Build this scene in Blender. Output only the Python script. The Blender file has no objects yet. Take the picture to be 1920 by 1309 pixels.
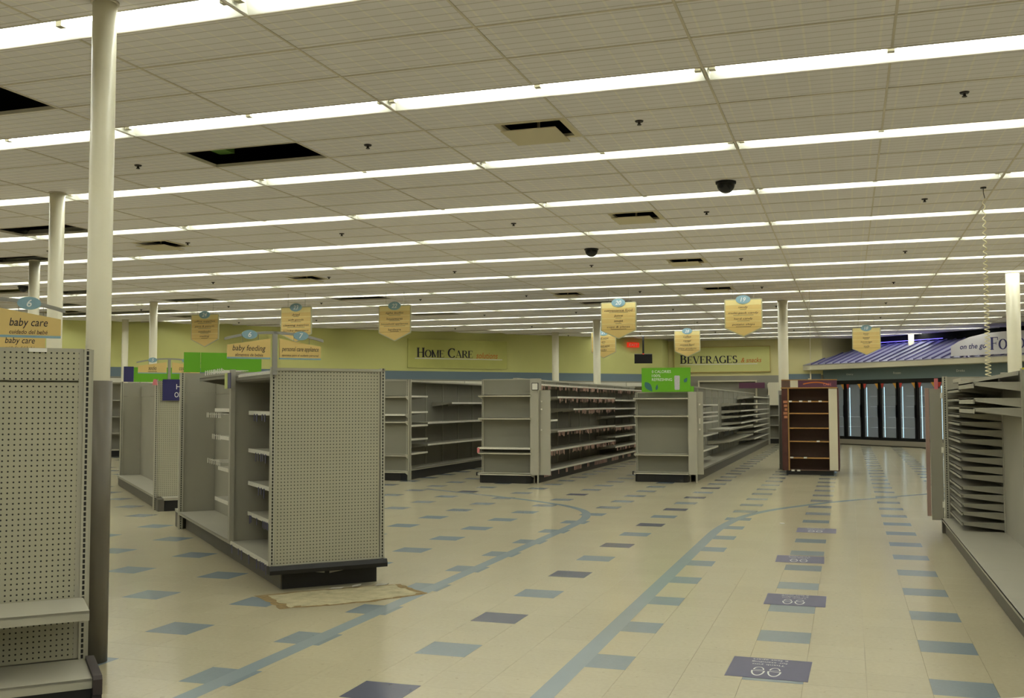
import bpy, math, random
from mathutils import Matrix, Vector
random.seed(7)
SC = bpy.context.scene
COL = SC.collection
S2 = math.sqrt(2.0)

# ------------------------------------------------------------------ camera
FPX, YAW, PITCH, ROLL = 1925.4, -.3159, .0534, -.0019
CAM = Vector((0.547, -6.6832, 1.4171))
_fw = Vector((math.sin(YAW)*math.cos(PITCH), math.cos(YAW)*math.cos(PITCH), math.sin(PITCH)))
_r = Vector((math.cos(YAW), -math.sin(YAW), 0)); _u = _r.cross(_fw)
RT = _r*math.cos(ROLL)+_u*math.sin(ROLL); UPV = -_r*math.sin(ROLL)+_u*math.cos(ROLL)
cd = bpy.data.cameras.new('camera'); cam = bpy.data.objects.new('camera', cd); COL.objects.link(cam)
cd.sensor_fit = 'HORIZONTAL'; cd.sensor_width = 36.0; cd.lens = FPX/1920*36.0; cd.clip_end = 300
m3 = Matrix((RT, UPV, -_fw)).transposed()
cam.matrix_world = Matrix.Translation(CAM) @ m3.to_4x4()
SC.camera = cam

def pj(p):
    d = Vector(p)-CAM; z = d.dot(_fw)
    if z < .05: return None
    return 960+FPX*d.dot(RT)/z, 654.5-FPX*d.dot(UPV)/z

# ------------------------------------------------------------------ world / exposure
w = bpy.data.worlds.new('world'); SC.world = w; w.use_nodes = True
w.node_tree.nodes['Background'].inputs[0].default_value = (.02, .02, .018, 1)
w.node_tree.nodes['Background'].inputs[1].default_value = 0.2
vs = SC.view_settings
vs.view_transform = 'Standard'; vs.look = 'None'; vs.gamma = 1; vs.use_curve_mapping = False
vs.exposure = 0.95
LAMP = 11.8                       # tube emission
LAMPCOL = (.96, 1.0, .95)

H = 3.7163                        # ceiling height
ROWP, ROW0, FIXW = 2.0942, -3.589, .30   # light rows: pitch, offset of the far edge, trough width
JX, FIXL = -5.2375, 2.4384
T = .3048                         # floor tile

# ------------------------------------------------------------------ materials
def lin(c):
    return tuple(((v/255)/12.92 if v/255 <= .04045 else ((v/255+.055)/1.055)**2.4) for v in c)+(1.0,)
MATS = {}
def mat(name, rgb, rough=.6, metal=0., spec=.5, noise=0., nscale=12., bump=0., bscale=80., emit=None, estr=0., trans=0., alpha=1.):
    m = bpy.data.materials.new(name); m.use_nodes = True; nt = m.node_tree; b = nt.nodes['Principled BSDF']
    b.inputs['Base Color'].default_value = lin(rgb); b.inputs['Roughness'].default_value = rough
    b.inputs['Metallic'].default_value = metal; b.inputs['Specular IOR Level'].default_value = spec
    if trans: b.inputs['Transmission Weight'].default_value = trans
    if alpha < 1: b.inputs['Alpha'].default_value = alpha
    if emit: b.inputs['Emission Color'].default_value = lin(emit); b.inputs['Emission Strength'].default_value = estr
    if noise:
        tc = nt.nodes.new('ShaderNodeTexCoord'); n = nt.nodes.new('ShaderNodeTexNoise'); n.inputs['Scale'].default_value = nscale
        n.inputs['Detail'].default_value = 5
        nt.links.new(tc.outputs['Object'], n.inputs['Vector'])
        mx = nt.nodes.new('ShaderNodeMix'); mx.data_type = 'RGBA'
        c = lin(rgb); mx.inputs['A'].default_value = tuple(max(0, v*(1-noise)) for v in c[:3])+(1,)
        mx.inputs['B'].default_value = tuple(min(1, v*(1+noise)) for v in c[:3])+(1,)
        nt.links.new(n.outputs['Fac'], mx.inputs['Factor']); nt.links.new(mx.outputs['Result'], b.inputs['Base Color'])
    if bump:
        tc = nt.nodes.new('ShaderNodeTexCoord'); n = nt.nodes.new('ShaderNodeTexNoise'); n.inputs['Scale'].default_value = bscale
        nt.links.new(tc.outputs['Object'], n.inputs['Vector'])
        bp = nt.nodes.new('ShaderNodeBump'); bp.inputs['Strength'].default_value = bump; bp.inputs['Distance'].default_value = .01
        nt.links.new(n.outputs['Fac'], bp.inputs['Height']); nt.links.new(bp.outputs['Normal'], b.inputs['Normal'])
    MATS[name] = m
    return m
def M(n): return MATS[n]

def math_node(nt, op, a, b=None, c=None):
    n = nt.nodes.new('ShaderNodeMath'); n.operation = op
    for k, v in enumerate((a, b, c)):
        if v is None: continue
        if isinstance(v, (int, float)): n.inputs[k].default_value = v
        else: nt.links.new(v, n.inputs[k])
    return n.outputs[0]

mat('shelf_grey', (176, 172, 156), .45, noise=.07, nscale=3)
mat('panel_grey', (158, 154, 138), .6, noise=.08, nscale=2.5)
mat('panel_shaded', (136, 133, 119), .6, noise=.08, nscale=2.5)  # panel grey darkened, with the shade under the shelves put into the colour
mat('panel_bay_shade', (78, 76, 70), .6, noise=.1, nscale=3)  # near bay's back panel, its shadow painted in as a dark grey
mat('cornice_grey', (130, 126, 112), .5)
mat('shelf_pale', (204, 199, 180), .45, noise=.06, nscale=4)
mat('upright_grey', (172, 168, 152), .45)
mat('kick_black', (24, 23, 22), .45)
mat('kick_grey', (92, 87, 77), .5, noise=.15, nscale=5)
mat('trim_dark', (58, 48, 46), .5)
mat('rail_white', (228, 224, 210), .35, noise=.25, nscale=60)
mat('tag_white', (235, 232, 222), .5)
mat('wing_brown', (168, 140, 128), .5)
mat('tag_red', (208, 168, 152), .5)
mat('tag_blue', (92, 90, 118), .5)
mat('tag_lime', (205, 215, 130), .5)
mat('tag_pink', (210, 120, 125), .5)
mat('wire', (150, 148, 140), .3, metal=.8)
mat('column_white', (236, 230, 204), .35, noise=.03, nscale=4)
mat('column_wrap', (108, 101, 86), .4, noise=.12, nscale=3)
mat('wall_paint', (212, 211, 136), .7, noise=.05, nscale=1.2)
mat('wall_cream', (220, 211, 154), .7, noise=.04, nscale=1.2)
mat('wall_grey', (150, 146, 132), .7)
mat('wall_blue', (112, 130, 142), .6)
mat('ceiling_bar', (216, 207, 192), .6, noise=.2, nscale=2)
mat('trough', (218, 216, 202), .5)
mat('holder', (190, 184, 160), .5)
mat('plenum', (84, 80, 72), .9, noise=.3, nscale=2)
mat('duct_green', (108, 148, 70), .6)
mat('duct_blue', (90, 88, 150), .6)
mat('duct_grey', (190, 184, 166), .5)
mat('black_plastic', (14, 13, 14), .25)
mat('rubber_black', (20, 18, 17), .6)
mat('vent_paint', (214, 202, 170), .5)
mat('sprinkler', (44, 36, 34), .4, metal=.3)
mat('sign_tan', (226, 196, 124), .5, noise=.06, nscale=6)
mat('sign_pale', (236, 218, 150), .5)
mat('sign_line', (196, 164, 92), .5)
mat('sign_edge', (188, 184, 150), .4)
mat('sign_blue', (138, 172, 186), .4, noise=.12, nscale=40)
mat('sign_steel', (166, 164, 156), .3, metal=.4)
mat('ink_brown', (74, 46, 50), .6)
mat('ink_dark', (36, 32, 46), .6)
mat('ink_orange', (206, 112, 40), .6)
mat('ink_white', (240, 240, 235), .5)
mat('ink_navy', (52, 50, 110), .5)
mat('green_board', (104, 176, 24), .5)
mat('navy_board', (44, 42, 98), .5)
mat('sign_green_wall', (196, 196, 112), .7, noise=.12, nscale=2)
mat('leaf_teal', (58, 110, 110), .5)
mat('can_silver', (200, 196, 200), .4, noise=.3, nscale=60)
mat('brown_back', (112, 86, 72), .6, noise=.15, nscale=8)
mat('wood_edge', (176, 132, 72), .5, noise=.15, nscale=20)
mat('purple', (96, 52, 76), .5)
mat('side_print', (84, 44, 38), .45, noise=.6, nscale=5)
mat('print_orange', (196, 128, 88), .5, noise=.2, nscale=30)
mat('cream_panel', (222, 214, 188), .5)
mat('roof_metal', (172, 170, 196), .4, metal=.2)
mat('roof_rib', (112, 106, 152), .4, metal=.2)
mat('black_matt', (10, 10, 12), .9)
mat('fascia', (214, 206, 178), .6)
mat('cooler_panel', (120, 138, 140), .55)
mat('cooler_frame', (12, 12, 14), .35)
mat('cooler_inside', (88, 102, 122), .6, noise=.25, nscale=3)
mat('cooler_base', (146, 138, 122), .5)
mat('cooler_shelf', (190, 200, 210), .3, metal=.5)
mat('cooler_lamp', (200, 235, 250), .4, emit=(190, 235, 255), estr=1.1)
mat('neon_blue', (120, 110, 255), .4, emit=(110, 100, 255), estr=1.7)
mat('exit_red', (220, 50, 30), .4, emit=(255, 60, 30), estr=.25)
mat('led_red', (255, 60, 40), .4, emit=(255, 60, 40), estr=1.0)
mat('sticker_red', (200, 60, 44), .5)
mat('sticker_orange', (222, 160, 60), .5)
mat('yellow', (226, 214, 40), .5)
mat('marquee', (214, 210, 214), .5, noise=.05, nscale=2)
mat('cord_white', (232, 222, 186), .5)
mat('stripe_blue', (146, 159, 165), .18, noise=.06, nscale=3)
mat('decal', (78, 76, 112), .35, noise=.08, nscale=20)

# lamps
m = bpy.data.materials.new('lamp'); m.use_nodes = True; nt = m.node_tree; nt.nodes.clear()
e = nt.nodes.new('ShaderNodeEmission'); o_ = nt.nodes.new('ShaderNodeOutputMaterial'); nt.links.new(e.outputs[0], o_.inputs[0])
e.inputs[0].default_value = LAMPCOL+(1,); e.inputs[1].default_value = LAMP; MATS['lamp'] = m

def glass(name):
    m = bpy.data.materials.new(name); m.use_nodes = True; b = m.node_tree.nodes['Principled BSDF']
    b.inputs['Base Color'].default_value = (.75, .82, .88, 1); b.inputs['Roughness'].default_value = .06
    b.inputs['Alpha'].default_value = .22; b.inputs['Specular IOR Level'].default_value = .5
    MATS[name] = m
glass('glass')

def tile_mat(name, rgb, var=.06, rough=.18):
    m = bpy.data.materials.new(name); m.use_nodes = True; nt = m.node_tree; b = nt.nodes['Principled BSDF']
    g = nt.nodes.new('ShaderNodeNewGeometry')
    n1 = nt.nodes.new('ShaderNodeTexNoise'); n1.inputs['Scale'].default_value = .8; n1.inputs['Detail'].default_value = 5
    n2 = nt.nodes.new('ShaderNodeTexNoise'); n2.inputs['Scale'].default_value = 42; n2.inputs['Detail'].default_value = 4
    vor = nt.nodes.new('ShaderNodeTexNoise'); vor.inputs['Scale'].default_value = 26; vor.inputs['Detail'].default_value = 2
    for n in (n1, n2, vor): nt.links.new(g.outputs['Position'], n.inputs['Vector'])
    # per-tile shade from the tile index
    sep = nt.nodes.new('ShaderNodeSeparateXYZ'); nt.links.new(g.outputs['Position'], sep.inputs[0])
    ix = math_node(nt, 'FLOOR', math_node(nt, 'DIVIDE', sep.outputs['X'], T)); iy = math_node(nt, 'FLOOR', math_node(nt, 'DIVIDE', sep.outputs['Y'], T))
    comb = nt.nodes.new('ShaderNodeCombineXYZ'); nt.links.new(ix, comb.inputs[0]); nt.links.new(iy, comb.inputs[1])
    wn = nt.nodes.new('ShaderNodeTexWhiteNoise'); nt.links.new(comb.outputs[0], wn.inputs['Vector'])
    f = math_node(nt, 'MULTIPLY_ADD', n1.outputs['Fac'], .55, math_node(nt, 'MULTIPLY_ADD', n2.outputs['Fac'], .5, math_node(nt, 'MULTIPLY', wn.outputs['Value'], .10)))
    ramp = nt.nodes.new('ShaderNodeMapRange'); ramp.inputs['From Min'].default_value = .15; ramp.inputs['From Max'].default_value = 1.05
    nt.links.new(f, ramp.inputs['Value'])
    mx = nt.nodes.new('ShaderNodeMix'); mx.data_type = 'RGBA'; c = lin(rgb)
    mx.inputs['A'].default_value = tuple(v*(1-var*2.0) for v in c[:3])+(1,); mx.inputs['B'].default_value = tuple(min(1, v*(1+var)) for v in c[:3])+(1,)
    nt.links.new(ramp.outputs['Result'], mx.inputs['Factor'])
    # sparse dark scuffs
    sc = nt.nodes.new('ShaderNodeMapRange'); sc.inputs['From Min'].default_value = .69; sc.inputs['From Max'].default_value = .75
    nt.links.new(vor.outputs['Fac'], sc.inputs['Value'])
    m2 = nt.nodes.new('ShaderNodeMix'); m2.data_type = 'RGBA'; m2.inputs['B'].default_value = tuple(v*.45 for v in c[:3])+(1,)
    nt.links.new(mx.outputs['Result'], m2.inputs['A']); nt.links.new(math_node(nt, 'MULTIPLY', sc.outputs['Result'], .4), m2.inputs['Factor'])
    nt.links.new(m2.outputs['Result'], b.inputs['Base Color'])
    b.inputs['Roughness'].default_value = rough
    b.inputs['Specular IOR Level'].default_value = .45
    MATS[name] = m
tile_mat('tile_cream', (200, 190, 160), .09)
tile_mat('tile_blue', (140, 153, 161), .07)
tile_mat('tile_navy', (84, 89, 114), .05)
mat('floor_slab', (140, 130, 104), .6)
mat('patch', (180, 170, 136), .9, noise=.45, nscale=12, bump=.8, bscale=30)
mat('patch_edge', (138, 116, 74), .9, noise=.6, nscale=22, bump=.9, bscale=40)
mat('scrap', (170, 164, 150), .7)

# scored acoustic panel
m = bpy.data.materials.new('ceiling_panel'); m.use_nodes = True; nt = m.node_tree; b = nt.nodes['Principled BSDF']
g = nt.nodes.new('ShaderNodeNewGeometry'); sep = nt.nodes.new('ShaderNodeSeparateXYZ'); nt.links.new(g.outputs['Position'], sep.inputs[0])
u = math_node(nt, 'FRACT', math_node(nt, 'DIVIDE', math_node(nt, 'SUBTRACT', sep.outputs['X'], JX-200*.1524), .1524))
vy = math_node(nt, 'FRACT', math_node(nt, 'DIVIDE', math_node(nt, 'MODULO', math_node(nt, 'SUBTRACT', sep.outputs['Y'], ROW0-20*ROWP), ROWP), (ROWP-FIXW)/18))
lu = math_node(nt, 'LESS_THAN', math_node(nt, 'ABSOLUTE', math_node(nt, 'SUBTRACT', u, .5)), .05)
lv = math_node(nt, 'LESS_THAN', math_node(nt, 'ABSOLUTE', math_node(nt, 'SUBTRACT', vy, .5)), .045)
n = nt.nodes.new('ShaderNodeTexNoise'); n.inputs['Scale'].default_value = 1.6; n.inputs['Detail'].default_value = 8
nf = nt.nodes.new('ShaderNodeTexNoise'); nf.inputs['Scale'].default_value = 130
nt.links.new(g.outputs['Position'], n.inputs['Vector']); nt.links.new(g.outputs['Position'], nf.inputs['Vector'])
mx = nt.nodes.new('ShaderNodeMix'); mx.data_type = 'RGBA'; mx.inputs['A'].default_value = lin((234, 229, 232)); mx.inputs['B'].default_value = lin((243, 239, 242))
nt.links.new(n.outputs['Fac'], mx.inputs['Factor'])
ma = nt.nodes.new('ShaderNodeMix'); ma.data_type = 'RGBA'; ma.inputs['B'].default_value = lin((247, 242, 236)); nt.links.new(mx.outputs['Result'], ma.inputs['A'])
nt.links.new(math_node(nt, 'MULTIPLY', lu, .8), ma.inputs['Factor'])
mb_ = nt.nodes.new('ShaderNodeMix'); mb_.data_type = 'RGBA'; mb_.inputs['B'].default_value = lin((196, 188, 180)); nt.links.new(ma.outputs['Result'], mb_.inputs['A'])
nt.links.new(math_node(nt, 'MULTIPLY', lv, .75), mb_.inputs['Factor']); nt.links.new(mb_.outputs['Result'], b.inputs['Base Color'])
b.inputs['Roughness'].default_value = .85
bp = nt.nodes.new('ShaderNodeBump'); bp.inputs['Strength'].default_value = .25; bp.inputs['Distance'].default_value = .006
hh = math_node(nt, 'SUBTRACT', nf.outputs['Fac'], math_node(nt, 'ADD', lu, lv)); nt.links.new(hh, bp.inputs['Height']); nt.links.new(bp.outputs['Normal'], b.inputs['Normal'])
MATS['ceiling_panel'] = m

def dots_mat(name, rgb, axis, pitch_u, pitch_z, ru, rz, shape='round'):
    """perforated sheet: punched holes on a grid in the part's own coordinates"""
    m = bpy.data.materials.new(name); m.use_nodes = True; nt = m.node_tree; b = nt.nodes['Principled BSDF']
    tc = nt.nodes.new('ShaderNodeTexCoord'); sep = nt.nodes.new('ShaderNodeSeparateXYZ'); nt.links.new(tc.outputs['Object'], sep.inputs[0])
    if pitch_u:
        fu = math_node(nt, 'MULTIPLY', math_node(nt, 'SUBTRACT', math_node(nt, 'FRACT', math_node(nt, 'DIVIDE', math_node(nt, 'ADD', sep.outputs[axis], 50*pitch_u), pitch_u)), .5), pitch_u/ru)
    else: fu = math_node(nt, 'DIVIDE', sep.outputs[axis], ru)
    fz = math_node(nt, 'MULTIPLY', math_node(nt, 'SUBTRACT', math_node(nt, 'FRACT', math_node(nt, 'DIVIDE', math_node(nt, 'ADD', sep.outputs['Z'], 50*pitch_z), pitch_z)), .5), pitch_z/rz)
    if shape == 'round':
        d = math_node(nt, 'ADD', math_node(nt, 'MULTIPLY', fu, fu), math_node(nt, 'MULTIPLY', fz, fz))
    else:
        d = math_node(nt, 'MAXIMUM', math_node(nt, 'ABSOLUTE', fu), math_node(nt, 'ABSOLUTE', fz))
    hole = math_node(nt, 'LESS_THAN', d, 1.0)
    n = nt.nodes.new('ShaderNodeTexNoise'); n.inputs['Scale'].default_value = 3; nt.links.new(tc.outputs['Object'], n.inputs['Vector'])
    mx = nt.nodes.new('ShaderNodeMix'); mx.data_type = 'RGBA'; c = lin(rgb)
    mx.inputs['A'].default_value = tuple(v*.93 for v in c[:3])+(1,); mx.inputs['B'].default_value = tuple(v*1.06 for v in c[:3])+(1,)
    nt.links.new(n.outputs['Fac'], mx.inputs['Factor'])
    m2 = nt.nodes.new('ShaderNodeMix'); m2.data_type = 'RGBA'; m2.inputs['B'].default_value = lin((22, 20, 18))
    nt.links.new(mx.outputs['Result'], m2.inputs['A']); nt.links.new(hole, m2.inputs['Factor']); nt.links.new(m2.outputs['Result'], b.inputs['Base Color'])
    b.inputs['Roughness'].default_value = .6
    MATS[name] = m
dots_mat('pegboard', (176, 172, 150), 'X', .0254, .0254, .0042, .0042)
dots_mat('slotted', (178, 174, 156), 'X', None, .0254, .0055, .0092, 'slot')

# ------------------------------------------------------------------ text (all font meshes made in one go)
TEXTS = {}
def want(s, shear=0., bold=0.):
    TEXTS.setdefault((s, shear, bold), None)
SIGNS = [  # number, lines, x, y  (bottom tip z 2.70)
    ('24', ['office supplies', 'pens & pencils', 'notebooks', 'mailing'], -13.13, 13.01),
    ('23', ['dried', 'soft goods', 'cleaning supplies', 'laundry detergent'], -10.31, 12.13),
    ('22', ['light bulbs', 'housewares', 'household appliances', 'hardware'], -8.24, 12.49),
    ('20', ['convenience food', 'juice', 'soups', 'cups & plates'], -3.77, 13.37),
    ('19', ['candy', 'multi-pack candy', 'hard candy', 'potato chips'], -1.35, 13.54),
    ('18', ['beer', 'water', 'beverage', 'soda'], 1.04, 22.31),
    ('28', ['coffee', 'cereal', 'canned food', 'paper products'], -3.67, 21.89),
    ('21', ['red wine', 'gin', 'boxed wine', 'vodka'], -6.01, 21.73)]
for n_, ls, *_ in SIGNS:
    want(n_, .25, .012)
    for l in ls: want(l, .2)
for s in ('baby care', 'cuidado del bebé', 'baby feeding', 'alimentos de bebés', 'personal care appliance', 'aparatos para el cuidado personal', 'socks', 'calcetines', 'cosmetics', 'cosméticos'): want(s, .2)
for s in ('6', '7', '5'): want(s, .2, .01)
for s in ('solutions', '& snacks'): want(s, .25, .008)
want('on the go', .2, .012)
for s in ('HI', 'OR', '0 CALORIES', '100%', 'REFRESHING', 'Thank you', 'for standing', '6 feet apart', 'Dairy', 'Frozen', 'Drinks', 'CAFE', 'EXIT'): want(s)
_tmp = []
for (s, sh, bo) in TEXTS:
    fc = bpy.data.curves.new('t', 'FONT'); fc.body = s; fc.shear = sh; fc.offset = bo; fc.size = 1.0
    fc.align_x = 'CENTER'; fc.align_y = 'CENTER'; fc.resolution_u = 3; fc.extrude = .0
    ob = bpy.data.objects.new('t', fc); COL.objects.link(ob); _tmp.append(((s, sh, bo), ob))
dg = bpy.context.evaluated_depsgraph_get(); dg.update()
for k, ob in _tmp:
    me = bpy.data.meshes.new_from_object(ob.evaluated_get(dg)); 
    TEXTS[k] = ([v.co.copy() for v in me.vertices], [list(p.vertices) for p in me.polygons])
    bpy.data.meshes.remove(me); fc = ob.data; bpy.data.objects.remove(ob); bpy.data.curves.remove(fc)

# ------------------------------------------------------------------ geometry helpers
def link(o, parent=None):
    COL.objects.link(o)
    if parent is not None: o.parent = parent
    return o
def mesh_obj(name, verts, faces, mats, parent=None, fm=None, smooth=False):
    me = bpy.data.meshes.new(name); me.from_pydata([tuple(v) for v in verts], [], faces)
    for m_ in (mats if isinstance(mats, (list, tuple)) else [mats]): me.materials.append(M(m_) if isinstance(m_, str) else m_)
    if fm:
        for p, k in zip(me.polygons, fm): p.material_index = k
    if smooth:
        for p in me.polygons: p.use_smooth = True
    me.update()
    return link(bpy.data.objects.new(name, me), parent)
class MB:
    def __init__(s): s.v = []; s.f = []; s.m = []
    def add(s, vs, fs, k=0):
        n = len(s.v); s.v += [tuple(v) for v in vs]; s.f += [[i+n for i in f] for f in fs]; s.m += [k]*len(fs); return s
    def box(s, x0, x1, y0, y1, z0, z1, k=0):
        x0, x1 = min(x0, x1), max(x0, x1); y0, y1 = min(y0, y1), max(y0, y1); z0, z1 = min(z0, z1), max(z0, z1)
        return s.add([(x0,y0,z0),(x1,y0,z0),(x1,y1,z0),(x0,y1,z0),(x0,y0,z1),(x1,y0,z1),(x1,y1,z1),(x0,y1,z1)],
            [[0,3,2,1],[4,5,6,7],[0,1,5,4],[1,2,6,5],[2,3,7,6],[3,0,4,7]], k)
    def prism(s, poly, axis, a0, a1, k=0):
        """poly: 2-D outline in the two other axes, extruded along axis"""
        n = len(poly)
        def P(p, a): return {'x': (a, p[0], p[1]), 'y': (p[0], a, p[1]), 'z': (p[0], p[1], a)}[axis]
        vs = [P(p, a0) for p in poly]+[P(p, a1) for p in poly]
        return s.add(vs, [list(range(n))[::-1], list(range(n, 2*n))]+[[i, (i+1) % n, (i+1) % n+n, i+n] for i in range(n)], k)
    def cyl(s, x, y, z0, z1, r0, r1=None, n=20, k=0, cap=True):
        r1 = r0 if r1 is None else r1
        vs = [(x+r0*math.cos(2*math.pi*i/n), y+r0*math.sin(2*math.pi*i/n), z0) for i in range(n)]+[(x+r1*math.cos(2*math.pi*i/n), y+r1*math.sin(2*math.pi*i/n), z1) for i in range(n)]
        fs = [[i, (i+1) % n, (i+1) % n+n, i+n] for i in range(n)]
        if cap: fs += [list(range(n))[::-1], list(range(n, 2*n))]
        return s.add(vs, fs, k)
    def tube(s, pts, r, n=6, k=0):
        pts = [Vector(p) for p in pts]; vs = []; 
        for i, p in enumerate(pts):
            d = (pts[min(i+1, len(pts)-1)]-pts[max(i-1, 0)]).normalized()
            a = d.orthogonal().normalized() if i == 0 else (a0-d*a0.dot(d)).normalized()
            a0 = a; b_ = d.cross(a)
            vs += [p+(a*math.cos(2*math.pi*j/n)+b_*math.sin(2*math.pi*j/n))*r for j in range(n)]
        fs = [[i*n+j, i*n+(j+1) % n, (i+1)*n+(j+1) % n, (i+1)*n+j] for i in range(len(pts)-1) for j in range(n)]
        fs += [list(range(n))[::-1], [len(vs)-n+j for j in range(n)]]
        return s.add(vs, fs, k)
    def build(s, name, mats, parent=None, off=(0,0,0), smooth=False):
        ox, oy, oz = off
        return mesh_obj(name, [(x-ox, y-oy, z-oz) for x, y, z in s.v], s.f, mats, parent, s.m, smooth)
def tag(o, label, cat, group=None):
    o['label'] = label; o['category'] = cat
    if group: o['group'] = group
    return o
def struct(o): o['kind'] = 'structure'; return o
def thing(name, label, cat, loc=(0,0,0), rz=0., group=None):
    o = bpy.data.objects.new(name, None); COL.objects.link(o); o.location = loc; o.rotation_euler = (0, 0, rz); o.empty_display_size = .1
    return tag(o, label, cat, group)
def copy_tree(o, parent=None):
    c = o.copy(); COL.objects.link(c); c.parent = parent
    for ch in [x for x in KIDS.get(o.name, [])]: copy_tree(ch, c)
    return c
KIDS = {}
def reg(root):
    for ch in root.children:
        KIDS.setdefault(root.name, []).append(ch); reg(ch)
def text(name, s, mats, parent, width, height, place, shear=0., bold=0., th=.0):
    """lettering scaled to fit width x height; place(x,y)->3-D"""
    vs, fs = TEXTS[(s, shear, bold)]
    x0 = min(v.x for v in vs); x1 = max(v.x for v in vs); y0 = min(v.y for v in vs); y1 = max(v.y for v in vs)
    k = height/(y1-y0); kx = width/(x1-x0) if width else k
    return mesh_obj(name, [place((v.x-(x0+x1)/2)*kx, (v.y-(y0+y1)/2)*k) for v in vs], fs, mats, parent)

# serif capitals drawn as pen strokes
def arc(cx, cy, rx, ry, a0, a1, n=14): return [(cx+rx*math.cos(math.radians(a0+(a1-a0)*i/n)), cy+ry*math.sin(math.radians(a0+(a1-a0)*i/n))) for i in range(n+1)]
TK, TN = .2, .065
def st(x, y0=0, y1=1): return [([(x, y0), (x, y1)], TK), ([(x-.15, y0+.025), (x+.15, y0+.025)], .05), ([(x-.15, y1-.025), (x+.15, y1-.025)], .05)]
GL = {
 'H': (.92, st(.17)+st(.75)+[([(.17, .52), (.75, .52)], TN)]),
 'O': (.98, [(arc(.48, .5, .39, .475, 0, 360, 28), None)]),
 'M': (1.1, st(.14)[:2]+[([(.14, .97), (.54, .03)], .16), ([(.54, .03), (.92, .97)], .05)]+st(.94)+[([(.02, .975), (.2, .975)], .05)]),
 'E': (.8, st(.18)+[([(.18, .97), (.7, .97)], .055), ([(.18, .51), (.55, .51)], .05), ([(.18, .03), (.72, .03)], .055), ([(.7, .97), (.7, .78)], .05), ([(.72, .03), (.72, .24)], .05), ([(.55, .4), (.55, .62)], .04)]),
 'C': (.9, [(arc(.5, .5, .41, .475, 48, 318, 24), None), ([(.78, .97), (.78, .7)], .05)]),
 'A': (.95, [([(.12, .03), (.46, 1)], .06), ([(.46, 1), (.82, .03)], .17), ([(.24, .34), (.7, .34)], .05), ([(0, .025), (.26, .025)], .05), ([(.66, .025), (.96, .025)], .05)]),
 'R': (.9, st(.18)+[([(.18, .97), (.45, .97)]+arc(.45, .74, .22, .23, 90, -90, 10)+[(.18, .51)], None), ([(.42, .5), (.8, .03)], .15), ([(.72, .025), (.92, .025)], .05)]),
 'B': (.84, st(.18)+[([(.18, .97), (.42, .97)]+arc(.42, .755, .2, .215, 90, -90, 10)+[(.18, .54)], None), ([(.42, .54)]+arc(.44, .285, .25, .255, 90, -90, 10)+[(.18, .03)], None)]),
 'V': (.95, [([(.14, .97), (.48, 0)], .17), ([(.48, 0), (.82, .97)], .06), ([(0, .975), (.28, .975)], .05), ([(.68, .975), (.94, .975)], .05)]),
 'G': (.98, [(arc(.5, .5, .41, .475, 48, 325, 24), None), ([(.82, .06), (.82, .42)], TK), ([(.68, .43), (.96, .43)], .05), ([(.78, .97), (.78, .72)], .05)]),
 'S': (.7, [(arc(.34, .74, .22, .235, 35, 270, 14)+arc(.34, .265, .24, .24, 90, -145, 14), None), ([(.55, .97), (.55, .74)], .05), ([(.11, .03), (.11, .26)], .05)]),
 'F': (.78, st(.18)+[([(.18, .97), (.7, .97)], .055), ([(.18, .51), (.55, .51)], .05), ([(.7, .97), (.7, .76)], .05), ([(.55, .4), (.55, .62)], .04)]),
 'D': (.95, st(.18)+[([(.18, .97), (.4, .97)]+arc(.4, .5, .42, .47, 90, -90, 16)+[(.18, .03)], None)])}
def serif(name, s, mats, parent, big, small, x0, y0, place, depth=None):
    """small-caps line: upper-case letters big, lower-case letters drawn as small capitals"""
    mb = MB(); x = x0
    for ch in s:
        if ch == ' ': x += big*.38; continue
        k = big if ch.isupper() else small; wd, strokes = GL[ch.upper()]
        for pts, wdt in strokes:
            for (ax, ay), (bx, by) in zip(pts[:-1], pts[1:]):
                L_ = math.hypot(bx-ax, by-ay) or 1e-6; tx, ty = (bx-ax)/L_, (by-ay)/L_
                w_ = wdt if wdt else TN+(TK-TN)*abs(ty)**1.5
                nx, ny = -ty*w_/2, tx*w_/2
                q = [(ax+nx-tx*.004, ay+ny-ty*.004), (ax-nx-tx*.004, ay-ny-ty*.004), (bx-nx+tx*.004, by-ny+ty*.004), (bx+nx+tx*.004, by+ny+ty*.004)]
                mb.add([place(x+px*k, y0+py*k) for px, py in q], [[0, 1, 2, 3]])
        x += wd*k
    return mb.build(name, mats, parent), x

# ================================================================== SETTING
# ---- floor -----------------------------------------------------------------
PLAN = [(-21.6, -12), (10, -12), (10, 25.6), (2.1, 33.5), (-.3, 31.2), (-5.75, 31.2), (-5.75, 29.88), (-21.6, 14.03)]
NP = len(PLAN)
def inside(x, y):
    c = False; n = len(PLAN)
    for i in range(n):
        (x0, y0), (x1, y1) = PLAN[i], PLAN[(i+1) % n]
        if (y0 > y) != (y1 > y) and x < (x1-x0)*(y-y0)/(y1-y0)+x0: c = not c
    return c
floor = struct(mesh_obj('floor', [(x, y, -.004) for x, y in PLAN]+[(x, y, -.12) for x, y in PLAN],
    [list(range(NP)), list(range(NP, 2*NP))[::-1]]+[[i, i+NP, (i+1) % NP+NP, (i+1) % NP] for i in range(NP)], 'floor_slab'))
def kind(i, j):
    if i % 3 == 0 and j % 3 == 0:
        if i == -6 and (j//3) % 2 == 0: return 2
        if i in (-12, -18) and j == 30: return 2
        return 1
    return 0
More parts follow.
